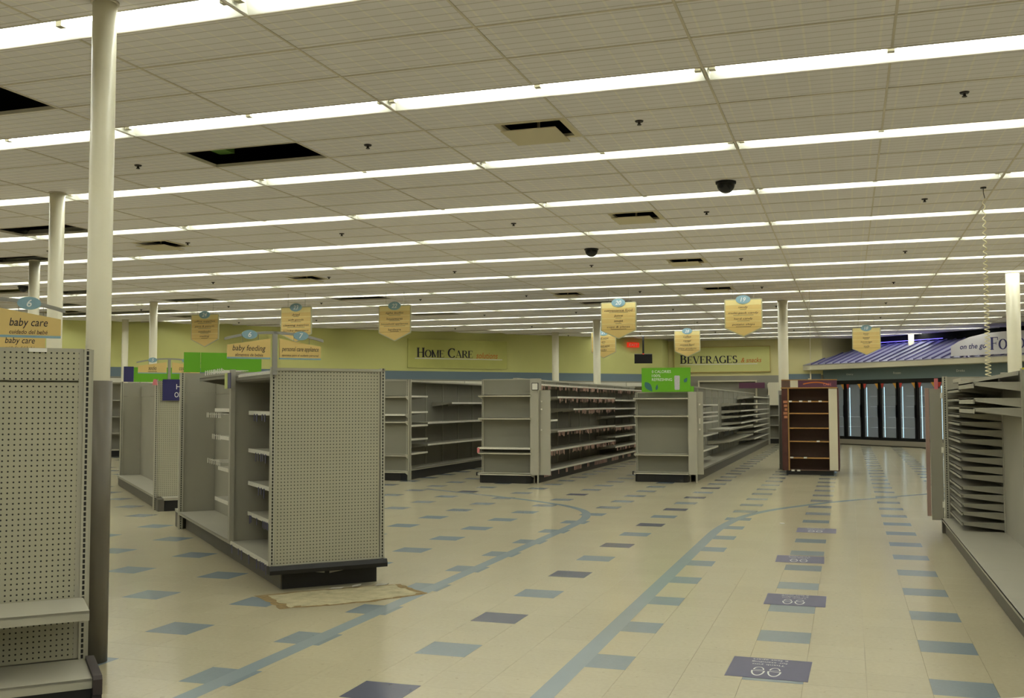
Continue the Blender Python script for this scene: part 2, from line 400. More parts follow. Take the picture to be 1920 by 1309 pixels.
def parea(pts):
    q = [pj(p) for p in pts]
    if any(p is None for p in q): return 0
    cx = sum(p[0] for p in q)/len(q); cy = sum(p[1] for p in q)/len(q)
    if not (-20 < cx < 1940 and -20 < cy < 1329): return 0
    return abs(sum(q[k][0]*q[(k+1) % len(q)][1]-q[(k+1) % len(q)][0]*q[k][1] for k in range(len(q))))/2
tiles = []
for i in range(-71, 33):
    for j in range(-38, 112):
        x0, x1, y0, y1 = i*T, (i+1)*T, (j-1)*T, j*T
        if not inside((x0+x1)/2, (y0+y1)/2): continue
        tiles.append((parea([(x0,y0,0),(x1,y0,0),(x1,y1,0),(x0,y1,0)]), i, j))
tiles.sort(reverse=True)
GAP = .0006
tmesh = []
for k, nm in enumerate(('tile_cream', 'tile_blue', 'tile_navy')):
    mb = MB(); mb.box(GAP, T-GAP, GAP, T-GAP, -.0035, 0); me = mb.build('floor_tile', nm); tmesh.append(me.data); bpy.data.objects.remove(me)
for ar, i, j in tiles[:300]:
    o = bpy.data.objects.new('floor_tile', tmesh[kind(i, j)]); link(o, floor); o.location = (i*T, (j-1)*T, 0)
mb = MB()
for ar, i, j in tiles[300:]:
    x0, x1, y0, y1 = i*T+GAP, (i+1)*T-GAP, (j-1)*T+GAP, j*T-GAP
    mb.add([(x0,y0,0),(x1,y0,0),(x1,y1,0),(x0,y1,0)], [[0,1,2,3]], kind(i, j))
o = mb.build('floor_tiling', ['tile_cream', 'tile_blue', 'tile_navy'], floor); o['kind'] = 'stuff'

def ribbon(name, pts, wd, z, m_, parent):
    pts = [Vector((x, y)) for x, y in pts]; L = []; R_ = []
    for i, p in enumerate(pts):
        d = (pts[min(i+1, len(pts)-1)]-pts[max(i-1, 0)]).normalized(); nrm = Vector((-d.y, d.x))*wd/2
        L.append(p+nrm); R_.append(p-nrm)
    n = len(pts); vs = [(p.x, p.y, z) for p in L]+[(p.x, p.y, z) for p in R_]
    return mesh_obj(name, vs, [[i+n, i+n+1, i+1, i] for i in range(n-1)], m_, parent)
def smooth_path(ctrl, n=8):
    out = []
    for i in range(len(ctrl)-1):
        p0, p1, p2, p3 = [Vector(ctrl[max(0, min(len(ctrl)-1, i+k))]) for k in (-1, 0, 1, 2)]
        for t in [q/n for q in range(n)]:
            out.append(.5*((2*p1)+(p2-p0)*t+(2*p0-5*p1+4*p2-p3)*t*t+(3*p1-p0-3*p2+p3)*t**3))
    return [(p.x, p.y) for p in out]+[tuple(ctrl[-1])]
ribbon('floor_stripe', [(-.885, -10), (-.885, 4.4)]+smooth_path([(-.885, 4.6), (-.87, 5.2), (-.8, 6.05), (-.69, 6.7), (-.47, 7.4), (-.1, 8.15), (.3, 8.82), (.8, 9.5), (2.2, 11.2), (6, 15)]), .11, .0006, 'stripe_blue', floor)
ribbon('floor_stripe', [(-2.53, -10), (-2.53, 4.4)]+smooth_path([(-2.53, 4.6), (-2.54, 5.2), (-2.6, 5.9), (-2.8, 6.6), (-3.2, 7.2), (-3.62, 7.58), (-4.05, 7.93), (-4.6, 8.3), (-6.2, 9.3)]), .11, .0006, 'stripe_blue', floor)
# torn-up patch in front of the pegboard gondola
rim = [(-3.66, .04), (-3.45, -.12), (-3.23, -.34), (-3.1, -.24), (-2.95, -.13), (-2.72, .1), (-2.6, .3), (-2.46, .5), (-2.62, .64), (-2.84, .82), (-3.0, .7), (-3.2, .5), (-3.4, .32)]
def fray(P, k, a):
    out = []
    for i in range(len(P)):
        p, q = Vector(P[i]), Vector(P[(i+1) % len(P)])
        for s_ in range(k): c = p.lerp(q, s_/k); out.append((c.x+random.uniform(-a, a), c.y+random.uniform(-a, a)))
    return out
ro = fray(rim, 5, .014); cx = sum(p[0] for p in ro)/len(ro); cy = sum(p[1] for p in ro)/len(ro)
n = len(ro); ri = [(cx+(x-cx)*random.uniform(.84, .93), cy+(y-cy)*random.uniform(.84, .93)) for x, y in ro]
o = mesh_obj('floor_patch', [(x, y, .0012) for x, y in ro]+[(x, y, .003) for x, y in ri], [[i, (i+1) % n, (i+1) % n+n, i+n] for i in range(n)]+[list(range(n, 2*n))], ['patch_edge', 'patch'], floor, [0]*n+[1])
# distancing decals
for k, (x, y) in enumerate([(.12, -.955), (.16, 1.07), (.105, 3.09), (.185, 5.34)]):
    t = thing('floor_decal', ['blue floor sticker with white footprints lying closest to the bare shelf deck end', 'blue floor sticker with white footprints overlapping a pale blue tile at its lower edge', 'blue floor sticker with white footprints between two pale blue tiles, overlapping the farther one', 'blue floor sticker with white footprints and a dark scuffed corner'][k], 'decal', (x, y, 0), (-.02, 0, .02, 0)[k], 'distancing stickers on the floor')
    MB().box(-.21, .21, -.215, .215, .0003, .0012).build('sheet', 'decal', t)
    for s_, yy, ww in (('Thank you', .075, .17), ('for standing', .13, .19), ('6 feet apart', .185, .19)):
        text('lettering', s_, 'ink_white', t, ww, .034, lambda a, b_, yy=yy: (-a-.01, yy-b_, .0016))
    for sx in (-.042, .042):
        for nm_, cyy, rx, ry, a0, a1 in (('footprint_sole', -.065, .036, .105, 180, 360), ('footprint_heel', -.045, .029, .06, 0, 180)):
            f_ = []; n_in = []
            p_ = arc(sx-.01, cyy, rx, ry, a0, a1, 16); cx_, cy_ = sx-.01, cyy+(-.035 if a0 == 180 else .022)
            q_ = [(cx_+(x_-cx_)*.74, cy_+(y_-cy_)*.80) for x_, y_ in p_]; m_ = len(p_)
            mesh_obj(nm_, [(x_, y_, .0016) for x_, y_ in p_+q_], [[i_, (i_+1) % m_, (i_+1) % m_+m_, i_+m_] for i_ in range(m_)], 'ink_white', t)

# ---- walls -----------------------------------------------------------------
def wall(name, p, q, bands, th=.12, top=None):
    """bands: [(z0,z1,material)] on a wall from p to q; room lies to the left of p->q"""
    p, q = Vector(p), Vector(q); d = (q-p).normalized(); nrm = Vector((d.y, -d.x))*th
    mb = MB(); ms = []
    for z0, z1, m_ in bands:
        if m_ not in ms: ms.append(m_)
        c = [p, q, q+nrm, p+nrm]
        mb.add([(v.x, v.y, z0) for v in c]+[(v.x, v.y, z1) for v in c], [[0,3,2,1],[4,5,6,7],[0,1,5,4],[1,2,6,5],[2,3,7,6],[3,0,4,7]], ms.index(m_))
    return struct(mb.build(name, ms))
TOP = H+.95
BANDS = [(0, 2.2, 'wall_grey'), (2.2, 2.46, 'wall_blue'), (2.46, TOP, 'wall_paint')]
wall('wall_back_left', PLAN[6], PLAN[7], BANDS)
wall('wall_back_step', PLAN[5], PLAN[6], [(0, 2.42, 'wall_grey'), (2.42, TOP, 'wall_paint')])
wall('wall_back', PLAN[4], PLAN[5], [(0, 2.42, 'wall_grey'), (2.42, TOP, 'wall_cream')])
wall('wall_back_return', PLAN[3], PLAN[4], [(0, 2.42, 'wall_grey'), (2.42, TOP, 'wall_cream')])
wall('wall_back_right', PLAN[2], PLAN[3], BANDS)
wall('wall_right', PLAN[1], PLAN[2], BANDS)
wall('wall_front', PLAN[0], PLAN[1], BANDS)
wall('wall_left', PLAN[7], PLAN[0], BANDS)
# blue band stub on the back wall beside the cooler canopy
struct(MB().box(-1.75, -.35, 31.17, 31.22, 2.2, 2.46).build('trim_1', 'wall_blue'))

# ---- ceiling ---------------------------------------------------------------
struct(mesh_obj('roof_deck', [(x, y, TOP) for x, y in PLAN]+[(x, y, TOP+.1) for x, y in PLAN], [list(range(NP))[::-1], list(range(NP, 2*NP))], 'plenum'))
R0, R1 = -4, 16
PH = (ROWP-FIXW)/3
HOLES = set()
def cell_of(x, y):
    r = math.floor((y-ROW0)/ROWP); v = (y-ROW0-r*ROWP)/PH; return (math.floor((x-JX)/(FIXL/2)), r, int(v))
for x, y in [(-4.6, 1.5), (-5.85, -.6), (-9.5, 4.2), (-11.9, 6.0), (-13.9, 10.3), (-15.3, 9.8), (-16.5, 12.3), (-17.6, 13.8), (-18.6, 14.4), (-16.4, 14.4), (-15.2, 14.5), (-15.2, 16.4), (-13.5, 12.3), (-9.2, 13.7), (-9.2, 17.9), (-5.1, 16.1)]:
    HOLES.add(cell_of(x, y))
VENTS = [(-1.885, 1.49), (-1.885, 5.68), (-1.885, 9.87), (-8.8, 5.68), (-8.8, 9.87), (-1.885, 14.06), (-5.0, 14.06)]
VC = {}
for vx, vy in VENTS: VC[cell_of(vx, vy)] = (vx, vy)
bars = MB(); cells = []
ceil_bars_y = []
BW = .008
for r in range(R0, R1+1):
    ya = ROW0+r*ROWP
    for v in range(3):
        for k in range(-14, 13):
            x0 = JX+k*FIXL/2; x1 = x0+FIXL/2; y0 = ya+v*PH; y1 = y0+PH
            if not inside((x0+x1)/2, (y0+y1)/2): continue
            cells.append((k, r, v, x0, x1, y0, y1))
def xr(y):
    xs = [x for x in [q*.05-22 for q in range(660)] if inside(x, y)]
    return (min(xs), max(xs)) if xs else None
for r in range(R0, R1+1):
    ya = ROW0+r*ROWP
    for y in (ya, ya+PH, ya+2*PH, ya+3*PH):
        e = xr(y)
        if e: bars.box(e[0], e[1], y-BW, y+BW, H-.003, H+.025)
for k in range(-14, 13):
    x = JX+k*FIXL/2
    ys = [y for y in [q*.1-12 for q in range(460)] if inside(x, y)]
    if ys:
        if k % 2 == 0: bars.box(x-BW, x+BW, min(ys), max(ys), H-.0035, H+.024)
        else:
            for r in range(R0, R1+1):
                y0 = max(min(ys), ROW0+r*ROWP); y1 = min(max(ys), ROW0+(r+1)*ROWP-FIXW)
                if y1 > y0+.05: bars.box(x-BW, x+BW, y0, y1, H-.0035, H+.024)
ceiling = struct(bars.build('ceiling', 'ceiling_bar'))
sc_ = []
for c in cells:
    k, r, v, x0, x1, y0, y1 = c
    if (k, r, v) in HOLES: continue
    if (k, r, v) in VC:      # the vent takes half the cell
        vx = VC[(k, r, v)][0]
        if vx-.305 > x0+.1: x1 = vx-.305
        else: x0 = vx+.305
    sc_.append((parea([(x0,y0,H),(x1,y0,H),(x1,y1,H),(x0,y1,H)]), x0, x1, y0, y1))
sc_.sort(reverse=True)
_b = MB().box(.004, FIXL/2-.004, .004, PH-.004, 0, .016).build('ceiling_panel', 'ceiling_panel'); pm = _b.data; bpy.data.objects.remove(_b)
rest = MB()
for q, (ar, x0, x1, y0, y1) in enumerate(sc_):
    if q < 300 and abs(x1-x0-FIXL/2) < .01:
        o = bpy.data.objects.new('ceiling_panel', pm); link(o, ceiling); o.location = (x0, y0, H+.001+random.uniform(0, .002)); 
    else:
        rest.box(x0+.004, x1-.004, y0+.004, y1-.004, H+.001, H+.016)
o = rest.build('ceiling_panelling', 'ceiling_panel', ceiling); o['kind'] = 'stuff'
# blocking strips for cells cut by the slanted walls
# things above the openings
for (x, y, dx, dy, z0, z1, m_, lab, ln) in [
    (-4.62, 1.66, .38, .09, .3, .5, 'duct_grey', 'grey square duct above the large ceiling opening', 'air_duct'),
    (-4.1, 1.45, .05, .3, .1, .5, 'duct_green', 'green joist above the large ceiling opening', 'joist'),
    (-5.12, 1.5, .08, .3, .12, .3, 'duct_green', 'short green bracket inside the large ceiling opening', 'joist'),
    (-5.85, -.55, .5, .07, .25, .45, 'duct_grey', 'grey duct above the opening beside the grey-wrapped column', 'air_duct'),
    (-9.5, 4.25, .5, .06, .25, .45, 'duct_grey', 'grey duct above the ceiling opening behind the second column', 'air_duct')]:
    o = MB().box(-dx, dx, -dy, dy, H+z0, TOP if ln == 'joist' else H+z1)
    if ln == 'air_duct':
        for sx in (-dx*.8, dx*.8): o.box(sx-.01, sx+.01, -dy, -dy+.02, H+z1, TOP)
    o = o.build(ln, m_); o.location = (x, y, 0); tag(o, lab, 'duct' if ln == 'air_duct' else 'joist')
o = MB().tube([(-4.98, 1.4, TOP)]+[(-4.98+.07*i, 1.4+.04*math.sin(i*1.3), H+.16+.03*math.sin(i)) for i in range(12)]+[(-4.19, 1.4, TOP)], .025).build('cable_bundle', 'duct_blue'); tag(o, 'dark blue cable bundle sagging inside the large ceiling opening', 'cable')

# ---- light troughs ---------------------------------------------------------
L0 = FIXL-.03; wB, wT, dp = FIXW/2-.012, .085, .085
fix = thing('ceiling_light', 'long recessed fluorescent light trough in the tiled ceiling', 'light', (0, 0, H), 0, 'recessed fluorescent rows')
tr = MB()
a = [(-L0/2, -wB, 0), (L0/2, -wB, 0), (L0/2, wB, 0), (-L0/2, wB, 0), (-L0/2+.02, -wT, dp), (L0/2-.02, -wT, dp), (L0/2-.02, wT, dp), (-L0/2+.02, wT, dp)]
tr.add(a, [[4,5,6,7], [0,1,5,4], [1,2,6,5], [2,3,7,6], [3,0,4,7]])
b2 = [(x*1.004, y*1.03, z*1.1+.0) for x, y, z in a]
tr.add(b2, [[7,6,5,4], [4,5,1,0], [5,6,2,1], [6,7,3,2], [7,4,0,3]])
tr.build('housing', 'trough', fix)
for s_ in (-1, 1):
    n = 8; c0, c1 = s_*.035, s_*(L0/2-.05); vs = []
    for xx in (min(c0, c1), max(c0, c1)):
        vs += [(xx, .017*math.cos(2*math.pi*i/n), .05+.017*math.sin(2*math.pi*i/n)) for i in range(n)]
    mesh_obj('tube', vs, [[i, (i+1) % n, (i+1) % n+n, i+n] for i in range(n)], 'lamp', fix)
for x in (-L0/2+.035, 0, L0/2-.035):
    MB().box(x-.022, x+.022, -.022, .022, .022, .084).build('lamp_holder', 'holder', fix)
reg(fix); first = True
for r in range(R0, R1+1):
    yc = ROW0+r*ROWP-FIXW/2
    for k in range(-8, 7):
        xc = JX+(k+.5)*FIXL
        if not all(inside(xc+dx, yc+dy) for dx in (-FIXL/2, FIXL/2) for dy in (-.25, .25)): continue
        if r >= 13 and xc > 3.5: continue
        if r <= -2 and not -9 < xc < 8: continue
        if first: o = fix; first = False
        else: o = copy_tree(fix)
        o.location = (xc, yc, H)

# ---- vents, sprinklers, domes ---------------------------------------------
for k, (vx, vy) in enumerate(VENTS):
    t = thing('ceiling_vent', 'square ceiling air vent with a dropped centre plate', 'vent', (vx, vy, H), 0, 'square ceiling vents')
    f_ = MB()
    for (x0, x1, y0, y1) in ((-.3, .3, -.29, -.25), (-.3, .3, .25, .29), (-.3, -.25, -.25, .25), (.25, .3, -.25, .25)): f_.box(x0, x1, y0, y1, -.004, .02)
    f_.build('frame', 'vent_paint', t)
    MB().box(-.25, .25, -.25, .25, .1, .12).build('throat', 'black_plastic', t)
    t2 = MB()
    for (x0, x1, y0, y1) in ((-.255, -.25, -.25, .25), (.25, .255, -.25, .25), (-.25, .25, -.255, -.25), (-.25, .25, .25, .255)): t2.box(x0, x1, y0, y1, .02, .1)
    t2.build('throat_side', 'black_plastic', t)
    MB().box(-.27, .2, -.2, .28, -.045, -.037).box(-.01, .01, -.01, .01, -.037, .1).build('plate', 'vent_paint', t)
spr = thing('sprinkler_head', 'small dark fire sprinkler head under the ceiling', 'sprinkler', (0, 0, H), 0, 'ceiling sprinkler heads')
MB().cyl(0, 0, -.008, .002, .03, .036, 14).build('escutcheon', 'sprinkler', spr)
MB().cyl(0, 0, -.028, -.008, .011, .011, 8).build('stem', 'sprinkler', spr)
MB().cyl(0, 0, -.033, -.028, .018, .018, 10).build('deflector', 'sprinkler', spr)
reg(spr); first = True
for q in range(0, 7):
    for k in range(-8, 4):
        x, y = -1.03+2.4384*k, 1.49+4.188*q
        if not inside(x, y+.3) or (k > 1 and q > 3): continue
        p = pj((x, y, H))
        if p is None or not (-40 < p[0] < 1960): continue
        if cell_of(x, y) in HOLES: continue
        if first: o = spr; first = False
        else: o = copy_tree(spr)
        o.location = (x, y, H)
for k, (x, y) in enumerate([(-.62, 4.05), (-3.04, 8.1), (-14.6, 9.2)]):
    t = thing('dome_camera', ['black camera dome under the ceiling, largest of the domes', 'black camera dome under the ceiling towards the vent beyond sign 20', 'black camera dome between the far white columns'][k], 'camera', (x, y, H), 0, 'black camera domes')
    MB().cyl(0, 0, -.02, .0, .105, .105, 24).build('mount_ring', 'rubber_black', t)
    vs = []; fs = []; nn = 24
    for a_ in range(7):
        ph = a_/7*math.pi/2
        vs += [(.095*math.cos(ph)*math.cos(2*math.pi*i/nn), .095*math.cos(ph)*math.sin(2*math.pi*i/nn), -.02-.1*math.sin(ph)) for i in range(nn)]
    vs.append((0, 0, -.12))
    fs = [[a_*nn+i, (a_+1)*nn+i, (a_+1)*nn+(i+1) % nn, a_*nn+(i+1) % nn] for a_ in range(6) for i in range(nn)]+[[6*nn+i, 7*nn, 6*nn+(i+1) % nn] for i in range(nn)]
    mesh_obj('dome', vs, fs, 'black_plastic', t, smooth=True)

# ---- columns ---------------------------------------------------------------
COLS = [(-3.449, -1.934, .066, 1.55, 'white round column with a grey-brown wrap beside the baby care shelf end'),
        (-7.58, 2.29, .078, 1.6, 'white round column standing behind the baby care sign, wider of the two there'),
        (-11.72, 6.4, .082, 1.7, 'white round column standing behind the baby care sign, slimmer of the two there'),
        (-14.2, 12.61, .085, 1.7, 'white round column behind the socks sign'),
        (-18.0, 16.4, .085, 1.7, 'thin white round column against the yellow wall by the navy board'),
        (-8.4, 25.2, .11, 1.7, 'white round column in front of the yellow wall right of the home care sign'),
        (-5.98, 20.78, .1, 1.7, 'white round column passing in front of a tan aisle sign'),
        (-.81, 16.95, .11, 1.7, 'white round column rising behind the brown coffee display'),
        (3.34, 13.19, .115, 1.7, 'white round column in front of the food canopy lettering'),
        (2.575, 29.87, .09, 1.7, 'short-looking white column rising out of the blue roof')]
for x, y, r_, wz, lab in COLS:
    t = thing('column', lab, 'column', (x, y, 0), 0, 'round ceiling columns')
    MB().cyl(0, 0, 0, H-.0, r_, r_, 28).build('shaft', 'column_white', t, smooth=False)
    MB().cyl(0, 0, 0, wz, r_+.013, r_+.013, 28).build('wrap', 'column_wrap', t)
    MB().cyl(0, 0, H-.012, H, r_+.012, r_+.012, 28).build('collar', 'ceiling_bar', t)
    for ch in t.children:
        for p in ch.data.polygons:
            if len(p.vertices) == 4: p.use_smooth = True

# ================================================================== SHELVING
class Unit:
    """shelving built in a frame (u across, v away, z up) turned by rot"""
    def __init__(s, name, label, cat, rot, u, v, group=None):
        s.rot, s.u, s.v = math.radians(rot), u, v
        c, k = math.cos(s.rot), math.sin(s.rot)
        s.root = thing(name, label, cat, (u*c-v*k, u*k+v*c, 0), s.rot, group)
    def off(s): return (s.u, s.v, 0)
    def box(s, name, m_, u0, u1, v0, v1, z0, z1, parent=None):
        """a box part with its origin at its own centre (for the hole patterns)"""
        cu, cv, cz = (u0+u1)/2, (v0+v1)/2, (z0+z1)/2
        o = MB().box(u0-cu, u1-cu, v0-cv, v1-cv, z0-cz, z1-cz).build(name, m_, parent or s.root)
        if parent is None: o.location = (cu-s.u, cv-s.v, cz)
        else: o.location = Vector((cu-s.u, cv-s.v, cz))-parent.location
        return o
    def shelf(s, ax, back, front, c0, c1, z, rail=None, tags=None, lip=.032, brk=.075, mt='shelf_grey'):
        """ax='u': depth runs along u from back to front, width along v; ax='v': the other way"""
        sg = 1 if front > back else -1; mb = MB()
        def bx(d0, d1, w0, w1, z0, z1):
            if ax == 'u': mb.box(d0-s.u, d1-s.u, w0-s.v, w1-s.v, z0, z1)
            else: mb.box(w0-s.u, w1-s.u, d0-s.v, d1-s.v, z0, z1)
        bx(back, front, c0, c1, z-.012, z); bx(front-sg*.012, front, c0, c1, z-lip, z-.001)
        for w0 in (c0+.004, c1-.010):
            P = [(back, z-.012), (back, z-.012-brk), (front-sg*.02, z-.03), (front-sg*.02, z-.012)]
            if ax == 'u': mb.prism([(d-s.u, zz) for d, zz in P], 'y', w0-s.v, w0+.006-s.v)
            else: mb.prism([(d-s.v, zz) for d, zz in P], 'x', w0-s.u, w0+.006-s.u)
        o = mb.build('shelf', mt, s.root)
        if rail:
            r_ = MB(); mb = r_
            bx(front, front+sg*.008, c0+.002, c1-.002, z-lip+.002, z+.004); r_.build('price_rail', rail, o)
        if tags:
            t_ = MB(); mb = t_
            m1, dens, hh = tags; w_ = c0+random.uniform(.03, .15)
            while w_ < c1-.05:
                ww = random.uniform(.016, .03); h_ = hh*random.uniform(.7, 1.2)
                bx(front+sg*.009, front+sg*.013, w_, w_+ww, z-lip-h_, z-lip+.01); w_ += ww+random.choice([.03, .05, .06, .3, .12])/dens
            if t_.v: q = t_.build('price_tags', m1, o); q['kind'] = 'stuff'
        return o
    def plain(s, name, m_, mb, parent=None):
        return mb.build(name, m_, parent or s.root, (s.u, s.v, 0))

# ---- shelf end with baby care sign (nearest, turned 45 degrees) -------------
U = Unit('end_cap_shelf', 'grey pegboard shelf end with one low shelf beside the grey-wrapped column', 'shelf', 45, -4.34, .15)
U.box('peg_panel', 'pegboard', -4.79, -3.955, .35, .362, .19, 1.525)
U.box('peg_panel', 'pegboard', -4.79, -3.955, .345, .357, 1.535, 1.675)
U.box('top_rail', 'upright_grey', -4.8, -3.935, .345, .39, 1.675, 1.692)
U.box('back_sheet', 'panel_grey', -4.8, -3.92, .366, .372, .15, 1.68); U.box('edge_strip', 'upright_grey', -3.955, -3.93, .347, .366, .19, 1.675)
for u0 in (-4.83, -3.932):
    U.box('upright', 'slotted', u0, u0+.032, .338, .40, .0, 1.69)
U.box('side_flange', 'upright_grey', -3.9, -3.889, .34, .40, .0, 1.688)
U.shelf('v', .345, -.015, -4.81, -3.915, .48, None, None, lip=.045)
o = U.shelf('v', .345, -.06, -4.81, -3.902, .185, None, None, lip=.045)
U.box('kick_plate', 'kick_black', -4.8, -3.905, -.04, -.02, 0, .14)
U.plain('base_trim', 'trim_dark', MB().prism([(.33, 0), (.33, .2), (-.08, .2), (-.1, .185), (-.1, .12), (-.075, .11), (-.075, 0)], 'x', -3.901, -3.862))
U.box('price_label', 'tag_white', -4.18, -4.1, .335, .344, 1.672, 1.69)
# the gondola behind it
U = Unit('shelving_gondola', 'grey shelving run behind the baby care shelf end', 'shelf', 45, -4.34, 3.3)
U.box('back_panel', 'panel_grey', -4.36, -4.32, .42, 6.2, .15, 1.69)
for sg, uf in ((1, -3.92), (-1, -4.78)):
    U.shelf('u', -4.34+sg*.02, uf, .42, 6.2, .17, None); U.box('kick_plate', 'kick_black', uf-sg*.06, uf-sg*.04, .42, 6.2, 0, .13)
    if sg < 0: U.shelf('u', -4.36, -4.72, .5, 3.0, .8, 'rail_white')
for v in (.43, 3.3, 6.2): U.box('upright', 'upright_grey', -4.375, -4.305, v-.015, v+.015, 0, 1.69)

# ---- aisle 6/7 gondola ------------------------------------------------------
U = Unit('shelving_gondola', 'grey gondola with a full pegboard end and black base by the torn floor patch', 'shelf', 45, -1.98, 4.9)
U.box('peg_panel', 'pegboard', -2.405, -1.575, 2.665, 2.68, .205, 1.675)
U.box('top_rail', 'upright_grey', -2.44, -1.54, 2.655, 2.71, 1.675, 1.695)
for u0 in (-2.443, -1.568): U.box('upright', 'slotted', u0, u0+.034, 2.655, 2.70, .19, 1.70)
U.box('bottom_rail', 'upright_grey', -2.44, -1.54, 2.655, 2.70, .185, .208)
U.plain('base_trim', 'kick_black', MB().prism([(2.70, .20), (2.63, .20), (2.615, .17), (2.62, .14), (2.70, .14)], 'x', -2.45, -1.52))
U.box('base', 'kick_black', -2.31, -1.55, 2.79, 2.9, 0, .145)
U.box('base', 'kick_grey', -2.32, -2.28, 2.8, 7.1, 0, .16); U.box('base', 'kick_grey', -1.58, -1.54, 2.9, 7.1, 0, .16)
for v0, v1 in ((2.72, 4.26), (4.3, 5.72), (5.72, 7.12)): U.box('back_panel', 'panel_bay_shade' if v0 < 4 else 'panel_grey', -2.0, -1.96, v0+.003, v1-.003, .18, 1.69 if v0 < 4 else 1.53)
for v0, v1 in ((4.3, 5.72), (5.72, 7.12)): U.box('back_panel', 'panel_grey', -2.0, -1.96, v0+.003, v1-.003, 1.535, 1.72)
U.shelf('u', -2.0, -2.40, 2.71, 4.25, .2, 'rail_white', ('tag_blue', 1.2, .06), lip=.03)
U.shelf('u', -2.0, -2.40, 4.3, 7.1, .195, None, None, lip=.03); U.shelf('u', -1.96, -1.55, 2.71, 7.1, .195)
for z in (1.355, 1.02, .73, .46):
    U.shelf('u', -2.0, -2.26, 2.71, 4.2, z, 'rail_white', ('tag_blue', .7 if z > .5 else 1.5, .06))
U.box('divider', 'panel_grey', -2.39, -2.0, 4.25, 4.285, .2, 1.71)
U.box('divider_post', 'upright_grey', -2.42, -2.38, 4.235, 4.30, .2, 1.73)
U.plain('cornice', 'cornice_grey', MB().prism([(-1.99, 1.61), (-2.36, 1.615), (-2.38, 1.63), (-2.38, 1.67), (-2.34, 1.69), (-1.99, 1.69)], 'y', 2.70, 4.28))
U.box('cornice_lamp', 'rail_white', -2.385, -2.375, 2.75, 4.1, 1.655, 1.672)
U.plain('hang_tag', 'tag_lime', MB().box(-2.44, -2.432, 4.32, 4.42, 1.56, 1.70)); U.plain('hang_tag', 'tag_blue', MB().box(-2.44, -2.432, 4.18, 4.29, 1.56, 1.70))
for z, e in ((1.375, 5.4), (1.11, 5.15), (.81, 5.2), (.505, 5.35)):
    U.shelf('u', -2.0, -2.33, 4.32, e, z, 'rail_white', None)
U.shelf('u', -2.0, -2.33, 4.32, 6.3, 1.70, None, None, mt='cornice_grey')
for z, n_ in ((1.31, 8), (1.09, 5), (.83, 7), (1.76, 9)):        # peg hooks with ticket holders
    for q in range(n_):
        v = 5.45+q*.105+random.uniform(-.02, .02)
        if v > 6.5: break
        hk = MB().tube([(-2.0, v, z), (-2.24, v, z), (-2.26, v, z+.012)], .003, 5)
        hk.box(-2.272, -2.266, v-.012, v+.012, z-.03, z+.022); U.plain('peg_hook', 'rail_white', hk)
U.box('far_panel', 'panel_grey', -2.36, -1.52, 7.13, 7.15, .12, 1.55); U.box('far_panel', 'panel_grey', -2.36, -1.52, 7.13, 7.15, 1.555, 1.78)
U.box('upright', 'slotted', -2.40, -2.355, 7.10, 7.17, 0, 1.78); U.box('upright', 'slotted', -1.53, -1.49, 7.10, 7.17, 0, 1.78)
U.box('upright', 'upright_grey', -2.01, -1.95, 4.27, 4.31, 0, 1.72)
U.box('header_board', 'green_board', -2.17, -1.47, 7.14, 7.155, 1.79, 2.02); U.box('header_board', 'green_board', -2.36, -2.175, 7.145, 7.16, 1.79, 2.02)
U.shelf('v', 7.17, 7.5, -2.38, -1.5, .2); U.box('base', 'kick_grey', -2.38, -1.5, 7.17, 7.46, 0, .165)

# ---- socks / cosmetics gondola ----------------------------------------------
U = Unit('shelving_gondola', 'grey gondola with a pegboard end under the socks and cosmetics signs', 'shelf', 45, -1.92, 11.8)
U.box('peg_panel', 'pegboard', -2.31, -1.47, 9.5, 9.515, .17, 1.74)
for u0 in (-2.355, -1.47): U.box('upright', 'slotted', u0, u0+.04, 9.48, 9.54, 0, 1.76)
U.shelf('v', 9.5, 9.2, -2.26, -1.47, .175); U.box('base', 'kick_black', -2.24, -1.47, 9.23, 9.3, 0, .14); U.box('base_end', 'kick_grey', -2.33, -2.25, 9.22, 9.5, 0, .16)
for v0, v1 in ((9.55, 11.1), (11.1, 12.65), (12.65, 14.2)):
    U.box('back_panel', 'panel_grey', -1.95, -1.91, v0, v1-.004, .17, 1.55); U.box('back_panel', 'panel_grey', -1.95, -1.91, v0, v1-.004, 1.555, 1.74)
U.shelf('u', -1.95, -2.33, 9.55, 14.15, .18); U.shelf('u', -1.91, -1.5, 9.55, 14.15, .18)
U.box('base', 'kick_grey', -2.3, -2.27, 9.55, 14.15, 0, .15); U.box('base', 'kick_grey', -1.56, -1.53, 9.55, 14.15, 0, .15)
U.box('far_panel', 'panel_grey', -2.25, -1.35, 14.18, 14.2, .12, 1.56); U.box('far_panel', 'panel_grey', -2.25, -1.35, 14.18, 14.2, 1.565, 1.8)
U.box('upright', 'slotted', -2.29, -2.25, 14.15, 14.23, 0, 1.82); U.box('upright', 'slotted', -1.36, -1.32, 14.15, 14.23, 0, 1.82)
U.shelf('v', 14.2, 14.5, -2.28, -1.35, .19); U.box('base', 'kick_grey', -2.28, -1.35, 14.2, 14.46, 0, .16)
U.box('header_board', 'green_board', -2.08, -1.3, 14.18, 14.2, 1.82, 2.08); U.box('header_board', 'navy_board', -2.25, -2.085, 14.17, 14.19, 1.82, 2.09)
for z in (1.66, 1.36):
    for q in range(6):
        v = 9.75+q*.09; hk = MB().tube([(-1.95, v, z), (-2.14, v, z)], .003, 5); hk.box(-2.15, -2.142, v-.014, v+.014, z-.02, z+.02); U.plain('peg_hook', 'rail_white', hk)
U.plain('ribbon_tag', 'tag_pink', MB().cyl(-2.36, 9.46, 1.68, 1.76, .035, .02, 8))
